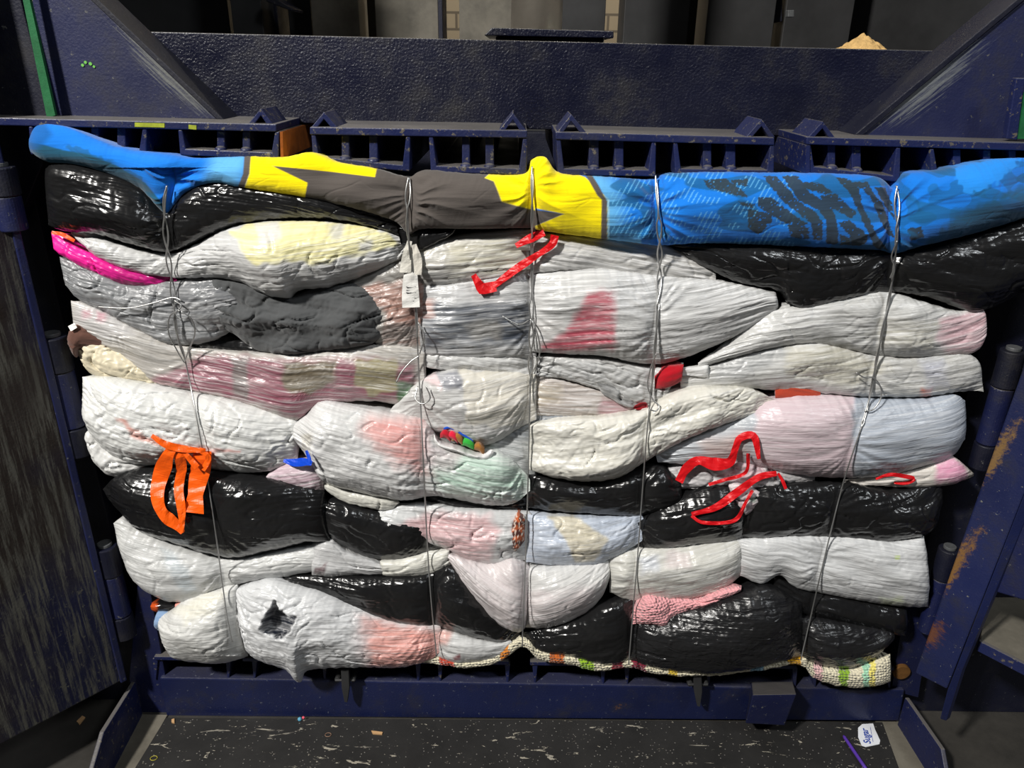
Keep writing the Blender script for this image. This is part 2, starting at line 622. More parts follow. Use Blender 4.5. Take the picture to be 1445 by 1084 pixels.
def pillow(name, label, cat, top, bot, L=1, bulge=0.3, m='film', col=(0.74, 0.74, 0.73), blobs=(), film=0.25,
           streak=1.0, crk=0.3, lump=1.0, fan=1.0, amp=1.0, rag=1.0, group=None, parent=None, back=0.10, expo=0.6,
           res=0.0018, colorfn=None, dents=(), endp=6.0, white=None, tilt=0.75, kind=None, uscale=1.0, Y=None):
    global seedc
    seedc += 1
    seed = seedc
    Yb = -0.012 * L if Y is None else Y
    t0, b0 = resample(top, 200), resample(bot, 200)
    Lm = max(np.hypot(*(t0[1:] - t0[:-1]).T).sum(), np.hypot(*(b0[1:] - b0[:-1]).T).sum()) * 0.0011
    Hm = np.hypot(*(t0 - b0).T).max() * 0.0011
    nu = int(min(max(Lm / (res * 1.15), 24), 1100))
    nf = int(min(max(Hm / res, 14), 190))
    nb = 10
    t0, b0 = resample(top, nu, rag, seed), resample(bot, nu, rag, seed + 1)
    T = np.array([at(x, y, Yb) for x, y in t0])
    B = np.array([at(x, y, Yb) for x, y in b0])
    hh = np.linalg.norm(T - B, axis=1)
    hs = np.convolve(np.pad(hh, 9, 'edge'), np.ones(19) / 19, 'valid')
    u = np.linspace(-1, 1, nu)
    ends = np.clip(1 - np.abs(u) ** endp, 0, 1) ** 0.5
    ba = bulge * hs * ends
    cpx, cpy = np.mean(t0[:, 0]), (np.mean(t0[:, 1]) + np.mean(b0[:, 1])) / 2
    r = ray(cpx, cpy)
    el = math.atan2(-r[2], math.hypot(r[0], r[1])) * tilt
    n = np.array([0, -math.cos(el), math.sin(el)])
    s = (1 - np.cos(np.linspace(0, np.pi, nf))) / 2 * 0.55 + np.linspace(0, 1, nf) * 0.45
    prof = np.clip(1 - (2 * s - 1) ** 2, 0, 1) ** expo
    base = B[:, None, :] + (T - B)[:, None, :] * s[None, :, None]
    arc = np.concatenate([[0], np.cumsum(np.linalg.norm(((T + B) / 2)[1:] - ((T + B) / 2)[:-1], axis=1))])
    Ug = np.repeat(arc[:, None], nf, 1)
    Vg = s[None, :] * np.maximum(hs, Hm * 0.35)[:, None]
    ch_ = ((T + B) / 2)[-1] - ((T + B) / 2)[0]                # straight pull lines from end to end
    ch_ = ch_ / np.linalg.norm(ch_)
    St = -base[..., 0] * ch_[2] + base[..., 2] * ch_[0]
    Vc = 0.30 * Vg + 0.70 * (St - St.min())
    fr = base + ba[:, None, None] * prof[None, :, None] * n
    px, py, _ = topx(fr.reshape(-1, 3))
    px, py = px.reshape(nu, nf), py.reshape(nu, nf)
    h = wrinkles(px, py, Ug, Vc, s, seed, amp, streak, crk, lump, fan, Vg)
    h = h * (0.15 + 0.85 * prof[None, :]) * (0.1 + 0.9 * np.clip(ends * 1.6, 0, 1))[:, None]
    for d_ in dents:
        sd = poly_sd(px + 3 * noise(px / 8, py / 8, 3), py + 3 * noise(px / 8, py / 8, 4), d_[0])
        h = h - d_[1] * sst(2.5, -2.5, sd) + 0.004 * np.exp(-((sd - 4) / 4.0) ** 2)
    fr = fr + h[..., None] * n
    # back of the bag
    sb = np.linspace(1, 0, nb + 2)[1:-1]
    pb = np.clip(1 - (2 * sb - 1) ** 2, 0, 1) ** 0.35
    bk = B[:, None, :] + (T - B)[:, None, :] * sb[None, :, None] + (np.minimum(back, hs * 1.2) * ends)[:, None, None] * pb[None, :, None] * np.array([0, 1.0, 0])
    V = np.concatenate([fr, bk], 1)
    nv = nf + nb
    verts = V.reshape(-1, 3)
    org = verts.mean(0)
    # colour of the thing itself
    x, y, _ = topx(verts)
    base_c = np.tile(np.array(col, float), (len(verts), 1))
    if colorfn is not None:
        c = colorfn(x, y, base_c)
    else:
        c = base_c
        jx, jy = 5 * noise(x / 18, y / 18, seed), 5 * noise(x / 18, y / 18, seed + 4)
        for bl in blobs:
            pts, cc, soft = bl[0], np.array(bl[1], float), bl[2]
            st = bl[3] if len(bl) > 3 else 1.0
            k = sst(soft, -soft, poly_sd(x + jx, y + jy, pts)) * st
            c = c * (1 - k[:, None]) + cc * k[:, None]
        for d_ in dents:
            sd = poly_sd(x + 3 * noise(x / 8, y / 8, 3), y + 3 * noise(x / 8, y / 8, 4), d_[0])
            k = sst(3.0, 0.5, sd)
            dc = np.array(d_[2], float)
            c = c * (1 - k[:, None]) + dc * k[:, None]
    if film:
        Ua = np.concatenate([Ug, np.repeat(arc[:, None], nb, 1)], 1).ravel()
        Va = np.concatenate([Vc, np.repeat(Vc[:, -1:], nb, 1)], 1).ravel()
        rr = (seed * 0.618) % 1.0
        Vs = Va + (rr - 0.5) * 0.24 * Ua + 0.007 * noise(Ua / 0.18, Va / 0.12, seed)
        wv = 0.0018 * noise(Ua / 0.045, Va / 0.03, seed + 11)
        st = ridge(Ua / 0.20, (Vs + wv) / 0.014, seed + 3)
        st2 = ridge(Ua / 0.13, (Vs + wv) / 0.0068, seed + 9)
        k = np.clip(film * (0.4 * np.clip(st, 0, 1) ** 2.2 + 0.6 * np.clip(st2, 0, 1) ** 3) * 1.1, 0, 0.95)
        wc = np.array(white if white is not None else (0.86, 0.86, 0.86))
        c = c * (1 - 0.42 * min(film * 1.8, 1))
        c = c * (1 - k[:, None]) + wc * k[:, None]
    # faces
    i = np.arange(nu - 1)[:, None]
    j = np.arange(nv)[None, :]
    j2 = (j + 1) % nv
    q = np.stack([i * nv + j, (i + 1) * nv + j, (i + 1) * nv + j2, i * nv + j2], -1).reshape(-1, 4)
    me = bpy.data.meshes.new(name)
    me.vertices.add(len(verts))
    me.vertices.foreach_set('co', (verts - org).ravel())
    me.loops.add(q.size)
    me.loops.foreach_set('vertex_index', q.ravel())
    me.polygons.add(len(q))
    me.polygons.foreach_set('loop_start', np.arange(0, q.size, 4))
    me.update(calc_edges=True)
    uvl = me.uv_layers.new(name='UVMap')
    rr_ = (seed * 0.618) % 1.0
    Vall = np.concatenate([Vc + (rr_ - 0.5) * 0.24 * Ug, np.repeat(sb[None, :], nu, 0) * hs[:, None]], 1)
    Uall = np.repeat(arc[:, None], nv, 1)
    uv = np.stack([Uall.ravel() * uscale + seed * 0.37, Vall.ravel() + seed * 0.21], -1)
    uvl.data.foreach_set('uv', uv[q.ravel()].ravel())
    ca = me.color_attributes.new('Col', 'FLOAT_COLOR', 'POINT')
    ca.data.foreach_set('color', np.concatenate([c, np.full((len(c), 1), float(film))], 1).ravel())
    me.validate()
    o = link(name, me, M[m], parent)
    o.location = tuple(org)
    if parent is None:
        tag(o, label, cat, group, kind)
    elif label:
        o['label'] = label
    add_surf(fr.reshape(-1, 3))
    # dense fill for the lookup
    return o


seedc = 0

# ================================================================== the place
fl = MB().box((-4, -4, -0.05), (4, 3, 0)).build('floor', M['floor'], bev=0)
tag(fl, kind='structure')
wl = MB().box((-4, 2.3, 0), (4, 2.5, 4.5)).build('wall_back', M['brick'], bev=0)
tag(wl, kind='structure')

# ---------------------------------------------------------------- ram with its platen
ram = empty('baler_ram', (0, 0.1, 1.2), 'dark navy steel press ram with glossy cross beam above the bale', 'press ram')
MB().plate([(60, 41), (1420, 74), (1420, 200), (60, 164)], 0.10, 0.03).plate([(60, 150), (1420, 190), (1420, 200), (60, 160)], 0.12, 0.5).build('cross_beam', M['navy_ram'], ram)
YF = -0.03
BL = [((-40, 165), (390, 175), 11), ((437, 179), (744, 184), 11), ((784, 186), (1093, 194), 11), ((1138, 193), (1500, 203), 11)]
for (a, b_, t) in BL:
    MB().plate([a, b_, (b_[0], b_[1] + t), (a[0], a[1] + t)], YF, 0.62).build('top_plate', M['navy_edge'], ram)


def channel(x0, x1, yt0, yt1, yb0, yb1, webs, side=6, bot=9):
    o = [(x0, yt0), (x0 + 3, yb0), (x1 - 1, yb1), (x1, yt1), (x1 - side, yt1), (x1 - side - 5, yb1 - bot), (x0 + side + 5, yb0 - bot), (x0 + side, yt0)]
    c = MB().plate(o, YF + 0.002, 0.55).build('channel', M['navy_edge'], ram)
    for xa, xb in webs:
        f = lambda x: (x - x0) / (x1 - x0)
        ya, yb = yt0 + (yt1 - yt0) * f(xa), yb0 + (yb1 - yb0) * f(xa)
        w = MB().plate([(xa, ya), (xb, ya), (xb, yb - bot + 2), (xa, yb - bot + 2)], YF + 0.012, 0.5)
        w.build('web', M['navy_edge'], ram)
        p = at((xa + xb) / 2, yb - bot, YF + 0.010)
        bm = bmesh.new()
        bmesh.ops.create_uvsphere(bm, u_segments=12, v_segments=8, radius=0.009, matrix=Matrix.Translation(p) @ Matrix.Diagonal((1, 0.9, 0.7, 1)))
        me = bpy.data.meshes.new('weld')
        bm.to_mesh(me)
        bm.free()
        link('weld', me, M['navy_edge'], ram)


channel(40, 207, 178, 181, 218, 222, [(128, 139), (165, 177)])
channel(251, 394, 183, 186, 219, 224, [(306, 317), (342, 353)])
channel(439, 579, 189, 192, 230, 242, [(482, 493), (521, 533)])
channel(605, 744, 192, 195, 243, 247, [(652, 663), (685, 697)])
channel(785, 926, 196, 199, 247, 249, [(831, 845), (867, 880)])
channel(950, 1093, 200, 204, 247, 249, [(992, 1004), (1024, 1038)])
channel(1138, 1271, 203, 208, 244, 257, [(1168, 1179), (1202, 1215)])
channel(1312, 1500, 210, 213, 250, 252, [(1345, 1356), (1388, 1398), (1424, 1434)])


def lug(bx0, px_, bx1, yb, yp, d=0.075):
    o = [(bx0, yb), (px_, yp), (bx1, yb), (bx1 - 9, yb), (px_, yp + 10), (bx0 + 9, yb)]
    MB().plate(o, YF + 0.005, d).build('lug', M['navy_edge'], ram, 0.001)


lug(350, 368, 385, 175, 153)
lug(438, 457, 477, 181, 158)
lug(703, 724, 743, 185, 159)
lug(785, 806, 828, 188, 161)
lug(1052, 1075, 1094, 194, 168)
lug(1139, 1161, 1179, 195, 171)
# rusty end face of the left block, seen in the gap
fr = [at(389, 187, YF), at(389, 222, YF)]
MB().prism([at(395, 186, YF + 0.003), at(396, 224, YF + 0.003)] + [p + np.array([0, 0.3, 0]) for p in (at(396, 224, YF + 0.003), at(395, 186, YF + 0.003))],
           [p + np.array([0.004, 0, 0]) for p in (at(395, 186, YF + 0.003), at(396, 224, YF + 0.003))] + [p + np.array([0.004, 0.3, 0]) for p in (at(396, 224, YF + 0.003), at(395, 186, YF + 0.003))]).build('rusted_end_plate', M['rust'], ram, 0)['label'] = 'orange rusted end plate'
MB().prism([at(1137, 205, YF), at(1137, 246, YF)] + [p + np.array([0, 0.3, 0]) for p in (at(1137, 246, YF), at(1137, 205, YF))],
           [p + np.array([0.006, 0, 0]) for p in (at(1137, 205, YF), at(1137, 246, YF))] + [p + np.array([0.006, 0.3, 0]) for p in (at(1137, 246, YF), at(1137, 205, YF))]).build('end_plate', M['navy_edge'], ram, 0)
# gussets
g = MB().plate([(50, -60), (66, -60), (305, 168), (60, 164), (40, -60)], 0.035, 0.014).build('gusset', M['gusset'], ram, 0.001)
MB().plate([(64, -60), (76, -60), (316, 169), (306, 169)], 0.03, 0.07).build('gusset_flange', M['navy_dark'], ram)
MB().plate([(1500, -44), (1500, 201), (1214, 193)], 0.035, 0.014).build('gusset', M['gusset'], ram, 0.001)
MB().plate([(1506, -60), (1518, -60), (1216, 193), (1206, 190)], 0.03, 0.07).build('gusset_flange', M['navy_dark'], ram)
MB().plate([(1434, 110), (1447, 110), (1436, 198), (1420, 196)], -0.012, 0.012).build('rib', M['navy_edge'], ram)
MB().plate([(1447, 130), (1475, 130), (1468, 196), (1437, 196)], -0.014, 0.006).build('green_strip', M['green'], ram, 0)
mb = MB()
for (x, y, r_) in ((117, 92, .0022), (121, 88, .0022), (128, 90, .0024), (133, 94, .0018)):
    p = at(x, y, 0.035)
    mb.cyl(p + np.array([0, -0.0012, 0]), p + np.array([0, 0.001, 0]), r_, 12)
mb.build('paint_dots', M['lime'], ram, 0)['label'] = 'four small lime green paint dots'
mb = MB()
for (x0, x1, y0) in ((190, 232, 173), (266, 277, 176)):
    mb.plate([(x0, y0), (x1, y0 + 1), (x1, y0 + 7), (x0, y0 + 6)], YF - 0.0008, 0.001)
mb.build('overspray', M['yelpaint'], ram, 0)
mb = MB()
mb.plate([(683, 50), (694, 39), (866, 44), (866, 54)], 0.20, 0.25)
mb.build('rod_base_plate', M['navy_ram'], ram)
q0 = at(700, 54, 0.24)
q1 = at(850, 54, 0.24)
MB().box((q0[0], 0.22, q0[2] - 0.12), (q1[0], 0.44, q0[2] + 0.002)).build('rod_pedestal', M['navy_ram'], ram)
rc = at(757, 40, 0.33)
MB().cyl(rc + np.array([0, 0, -0.01]), rc + np.array([0, 0, 1.2]), 0.046, 48).build('piston_rod', M['chrome'], ram, 0, True)
MB().cyl(rc + np.array([0, 0, 0.062]), rc + np.array([0, 0, 0.5]), 0.052, 48).build('rod_collar', M['chrome'], ram, 0.002, True)

# ---------------------------------------------------------------- fixed frame
frm = empty('baling_press', (0, 0.3, 0), 'navy steel frame of the vertical baler around the bale', 'baler frame')


def col_(name, x0, x1, m, Y=0.85, th=0.12, y1=-60, y0=100):
    a, b_ = at(x0, y0, Y), at(x1, y0, Y)
    MB().box((a[0], Y, 0.8), (b_[0], Y + th, 2.6)).build(name, M[m], frm)


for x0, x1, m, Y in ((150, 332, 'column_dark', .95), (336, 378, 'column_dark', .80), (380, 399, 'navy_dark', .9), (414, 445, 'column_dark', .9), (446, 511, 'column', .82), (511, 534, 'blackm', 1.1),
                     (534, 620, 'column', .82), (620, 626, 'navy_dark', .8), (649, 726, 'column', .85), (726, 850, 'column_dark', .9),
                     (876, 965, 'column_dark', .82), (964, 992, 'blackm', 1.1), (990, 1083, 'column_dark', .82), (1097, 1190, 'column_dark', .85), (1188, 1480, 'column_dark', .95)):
    col_('rear_column', x0, x1, m, Y)
MB().plate([(376, -10), (412, 12), (412, 16), (376, 2)], 0.75, 0.1).build('bracket', M['navy_dark'], frm)
MB().plate([(1083, -10), (1104, -10), (1104, 30), (1083, 35)], 0.85, 0.05).build('bracket', M['navy_dark'], frm)
MB().plate([(1112, 14), (1121, 14), (1121, 24), (1112, 24)], 0.7, 0.02).build('bracket_end', M['bare'], frm)
# side posts and chamber walls
MB().box((-1.45, 0.04, 0), (-0.765, 0.14, 2.3)).build('side_post', M['navy_dark'], frm)
MB().box((0.80, 0.04, 0), (1.45, 0.14, 2.3)).build('side_post', M['navy_dark'], frm)
MB().box((-0.80, 0.10, 0), (-0.77, 0.85, 1.2)).build('chamber_side', M['navy_dark'], frm)
MB().box((0.80, 0.10, 0), (0.83, 0.85, 1.2)).build('chamber_side', M['navy_dark'], frm)
MB().box((-0.80, 0.80, 0), (0.80, 0.84, 1.1)).build('chamber_back', M['navy_dark'], frm)
MB().plate([(-60, -60), (14, -60), (72, 166), (52, 170), (60, 232), (18, 330), (-60, 330)], 0.02, 0.03).build('post_face', M['navy_dark'], frm)
MB().plate([(24, -40), (33, -40), (78, 163), (66, 166)], 0.012, 0.006).build('green_strip', M['green'], frm, 0)
MB().plate([(196, 800), (206, 800), (234, 958), (236, 1011), (190, 1012), (182, 957)], 0.008, 0.04).build('corner_plate', M['navy'], frm)
MB().plate([(1278, 850), (1318, 850), (1296, 985), (1258, 975)], 0.008, 0.04).build('corner_plate', M['navy'], frm)
p = at(1272, 948, 0.004)
MB().cyl(p + np.array([0, -0.004, 0]), p + np.array([0, 0.01, 0]), 0.017, 28).build('bolt_hole', M['ochre'], frm)
MB().plate([(225, 957), (1277, 974), (1269, 1018), (235, 1011)], 0.0, 0.035).build('bottom_beam', M['beam_scuffed'], frm, 0.003)
for x0, x1 in ((217, 322), (342, 611), (626, 718), (748, 882), (898, 1124), (1142, 1262)):
    f = lambda x: 927 + (x - 217) * 0.014
    MB().plate([(x0, f(x0)), (x1, f(x1)), (x1, f(x1) + 5), (x0, f(x0) + 5)], 0.0, 0.6).build('bottom_platen', M['navy_edge'], frm)
for x in (219, 322, 359, 458, 590, 621, 716, 755, 851, 885, 1000, 1122, 1150, 1255):
    f = lambda x: 930 + (x - 217) * 0.014
    MB().plate([(x - 4, f(x)), (x + 4, f(x)), (x + 1, f(x) + 30), (x - 1, f(x) + 30)], 0.004, 0.5).build('platen_rib', M['navy_edge'], frm)
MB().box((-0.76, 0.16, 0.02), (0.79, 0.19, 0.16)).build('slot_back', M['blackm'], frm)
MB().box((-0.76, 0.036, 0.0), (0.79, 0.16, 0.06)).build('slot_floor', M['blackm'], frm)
for x, y in ((487, 946), (985, 952)):
    mb = MB().plate([(x - 6, y), (x + 5, y), (x + 6, y + 25), (x + 3, y + 46), (x - 1, y + 45), (x - 5, y + 25)], -0.028, 0.012)
    for dx in (-11, 11):
        p = at(x + dx, y + 14, -0.02)
        mb.cyl(p, p + np.array([0, 0.03, 0]), 0.006, 10)
    p0, p1 = at(x - 14, y + 14, -0.02), at(x + 14, y + 14, -0.02)
    mb.cyl(p0, p1, 0.003, 10)
    mb.build('latch_hook', M['column_dark'], frm)
MB().prism([at(1062, 981, -0.06), at(1124, 980, -0.06), at(1107, 1024, -0.06), at(1052, 1021, -0.06)],
           [at(1060, 962, 0.01), at(1119, 962, 0.01), at(1107, 1012, 0.01), at(1052, 1010, 0.01)]).build('step_box', M['navy'], frm, 0.002)


def guide(p1, p2, p3, dx, m):
    A = at(*p1, 0.0)
    B = atz(*p2, A[2])
    C = atz(*p3, A[2] * 0.72)
    D = C + (C - B) * 1.5
    D[2] = 0.0
    f = [A, B, C, D, np.array([A[0], A[1], 0.0])]
    MB().prism(f, [q + np.array([dx, 0, 0]) for q in f]).build('guide_plate', M[m], frm, 0.002)


guide((185, 962), (140, 1033), (125, 1084), 0.009, 'navy_edge')
guide((1283, 984), (1334, 1057), (1339, 1084), -0.009, 'navy')
for pts, z in (([(190, 1008), (236, 1009), (170, 1125), (100, 1125)], 0.004), ([(1235, 1016), (1274, 1017), (1330, 1110), (1255, 1110)], 0.004)):
    q = [atz(x, y, z) for x, y in pts]
    MB().prism(q, [p - np.array([0, 0, 0.02]) for p in q]).build('sill_plate', M['concrete'], frm, 0)

# hinge barrels


def hinge(px0, px1, Y, r, cuts, nm='hinge_barrel'):
    a, b_ = at(*px0, Y), at(*px1, Y)
    b_ = np.array([a[0], a[1], b_[2]])
    prev = 0
    for i, c in enumerate(list(cuts) + [1.0]):
        p, q = a + (b_ - a) * prev, a + (b_ - a) * (c - 0.006)
        MB().cyl(p, q, r * (1.0 if i % 2 == 0 else 0.93), 32).build(nm, M['navy' if i % 2 else 'navy_dark'], frm, 0.002)
        prev = c
    MB().cyl(a, a + np.array([0, 0, 0.006]), r * 0.6, 24).build('hinge_pin', M['bare'], frm, 0.001)


hinge((73, 474), (108, 641), -0.01, 0.023, (0.28, 0.75))
hinge((148, 770), (180, 897), -0.01, 0.021, (0.3, 0.75))
hinge((-2, 235), (20, 325), -0.03, 0.022, (0.45,))
hinge((1430, 494), (1388, 660), -0.02, 0.019, (0.30, 0.78))
hinge((1340, 774), (1315, 890), -0.02, 0.018, (0.35,))

# ---------------------------------------------------------------- doors
dl = empty('baler_door', tuple(at(178, 958, -0.02)), 'scraped navy steel baler door swung open at the left', 'door')
A = at(178, 958, -0.03)
B = atz(0, 1052, A[2])
dv = (B - A) / np.linalg.norm(B - A)
nrm = np.array([dv[1], -dv[0], 0])
if nrm[0] > 0: nrm = -nrm
E = A + dv * 0.62
up = np.array([0, 0, 1.9])
MB().prism([A, E, E + up, A + up], [q + nrm * 0.05 for q in (A, E, E + up, A + up)]).build('door_panel', M['door_worn'], dl, 0.004)
MB().prism([A, A + dv * 0.012, A + dv * 0.012 + up, A + up], [q - nrm * 0.006 for q in (A, A + dv * 0.012, A + dv * 0.012 + up, A + up)]).build('door_edge_strip', M['navy'], dl, 0.002)

dr = empty('baler_door', tuple(at(1300, 950, -0.06)), 'rust-streaked navy baler door edge standing open at the right', 'door')
q = [at(1291, 950, -0.06), at(1336, 973, -0.11), at(1730, -20, -0.11), at(1635, -20, -0.06)]
MB().prism(q, [p + np.array([0.05, 0.05, 0]) for p in q]).build('door_stile', M['post_worn'], dr, 0.003)
q = [at(1326, 1015, -0.115), at(1335, 1018, -0.115), at(1357, 948, -0.115), at(1762, -20, -0.115), at(1726, -20, -0.115), at(1337, 973, -0.115)]
MB().prism(q, [p + np.array([0.012, 0.008, 0]) for p in q]).build('door_flange', M['post_worn'], dr, 0.002)
q = [at(1385, 830, -0.09), at(1470, 855, -0.16), at(1700, 200, -0.16), at(1640, 200, -0.09)]
MB().prism(q, [p + np.array([0.03, 0.04, 0]) for p in q]).build('door_panel', M['navy'], dr, 0.003)
zz = 0.30
q = [atz(1384, 905, zz), atz(1460, 945, zz), atz(1500, 845, zz), atz(1392, 826, zz)]
MB().prism(q, [p - np.array([0, 0, 0.01]) for p in q]).build('door_shelf', M['concrete'], dr, 0.001)
q = [atz(1382, 905, zz + .001), atz(1462, 946, zz + .001), atz(1462, 942, zz + .001), atz(1382, 901, zz + .001)]
MB().prism(q, [p - np.array([0, 0, 0.022]) for p in q]).build('shelf_lip', M['navy_edge'], dr, 0.001)

# ---------------------------------------------------------------- things on the floor
q = [atz(234, 1013, 0.008), atz(1245, 1019, 0.008), atz(1283, 1125, 0.008), atz(165, 1125, 0.008)]
bd = MB().prism(q, [p - np.array([0, 0, 0.0075]) for p in q]).build('floor_board', M['mat_floor'], None, 0.001)
tag(bd, 'black scratched floor board in front of the bottom beam', 'board')


def z_plate(name, pts, z, th, m, parent=None, bev=0):
    q = [atz(x, y, z) for x, y in pts]
    return MB().prism(q, [p - np.array([0, 0, th]) for p in q]).build(name, M[m], parent, bev)


tg = z_plate('paper_tag', [(1211, 1027), (1217, 1022), (1232, 1021), (1235, 1030), (1242, 1045), (1241, 1050), (1222, 1054), (1216, 1052), (1211, 1040)], 0.011, 0.0012, 'paper')
tag(tg, 'small white card with blue handwriting Sugar on the floor board', 'card')
tc = bpy.data.curves.new('lettering', 'FONT')
tc.body = 'Sugar'
tc.size = 0.0175
tc.extrude = 0.0002
tc.offset = 0.0003
to = bpy.data.objects.new('lettering', tc)
COL.objects.link(to)
dg = bpy.context.evaluated_depsgraph_get()
me = bpy.data.meshes.new_from_object(to.evaluated_get(dg))
bpy.data.objects.remove(to)
lt = link('lettering', me, M['ink'], tg, False)
a, b_ = atz(1229, 1050, 0.0114), atz(1223, 1024, 0.0114)
ang = math.atan2(b_[1] - a[1], b_[0] - a[0])
lt.location = tuple(a)
lt.rotation_euler = (0, 0, ang)
lt.scale = (1, 1.1, 1)
mb = MB()
a0, b0 = atz(1232, 1047, 0.0114), atz(1228, 1026, 0.0114)
mb.tube([a0, b0], 0.0004, 6)
mb.build('underline', M['ink'], tg, 0)
a0, b0 = atz(1190, 1038, 0.014), atz(1232, 1100, 0.014)
pn = MB().tube([a0 + (b0 - a0) * t for t in (0, .02, .05, .3, .6, 1)], [.0012, .0022, .0032, .0034, .0034, .0034], 10).build('pencil', M['purple'], None, 0, True)
tag(pn, 'purple pencil lying on the floor board near the card', 'pencil')

# ================================================================== the bale
G = 'bags pressed together in the bale'
WHT, GRY, BLK = (0.74, 0.74, 0.725), (0.50, 0.51, 0.51), (0.010, 0.010, 0.0105)
CREAM = (0.70, 0.68, 0.58)
WARM = (0.64, 0.61, 0.55)


def bag(label, top, bot, **k):
    k.setdefault('group', G)
    nm = k.pop('name', 'plastic_bag')
    return pillow(nm, label, k.pop('cat', 'bag'), top, bot, **k)


def black(label, top, bot, **k):
    k.setdefault('m', 'black')
    k.setdefault('col', BLK)
    k['crk'] = min(k.get('crk', 0.5), 0.7) * 0.8
    k['lump'] = 1.0
    k['streak'] = 0.7 * k.get('streak', 1.0)
    return bag(label, top, bot, film=0, **k)


# the packed mass behind the outer layer
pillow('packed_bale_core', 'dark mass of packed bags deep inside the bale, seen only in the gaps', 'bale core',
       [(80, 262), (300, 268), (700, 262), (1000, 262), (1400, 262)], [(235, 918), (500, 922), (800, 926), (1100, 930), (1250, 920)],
       Y=0.075, bulge=0.02, m='black', col=(0.008, 0.008, 0.008), film=0, back=0.6, fan=0, res=0.006, endp=30, expo=0.2, kind='stuff', lump=2)


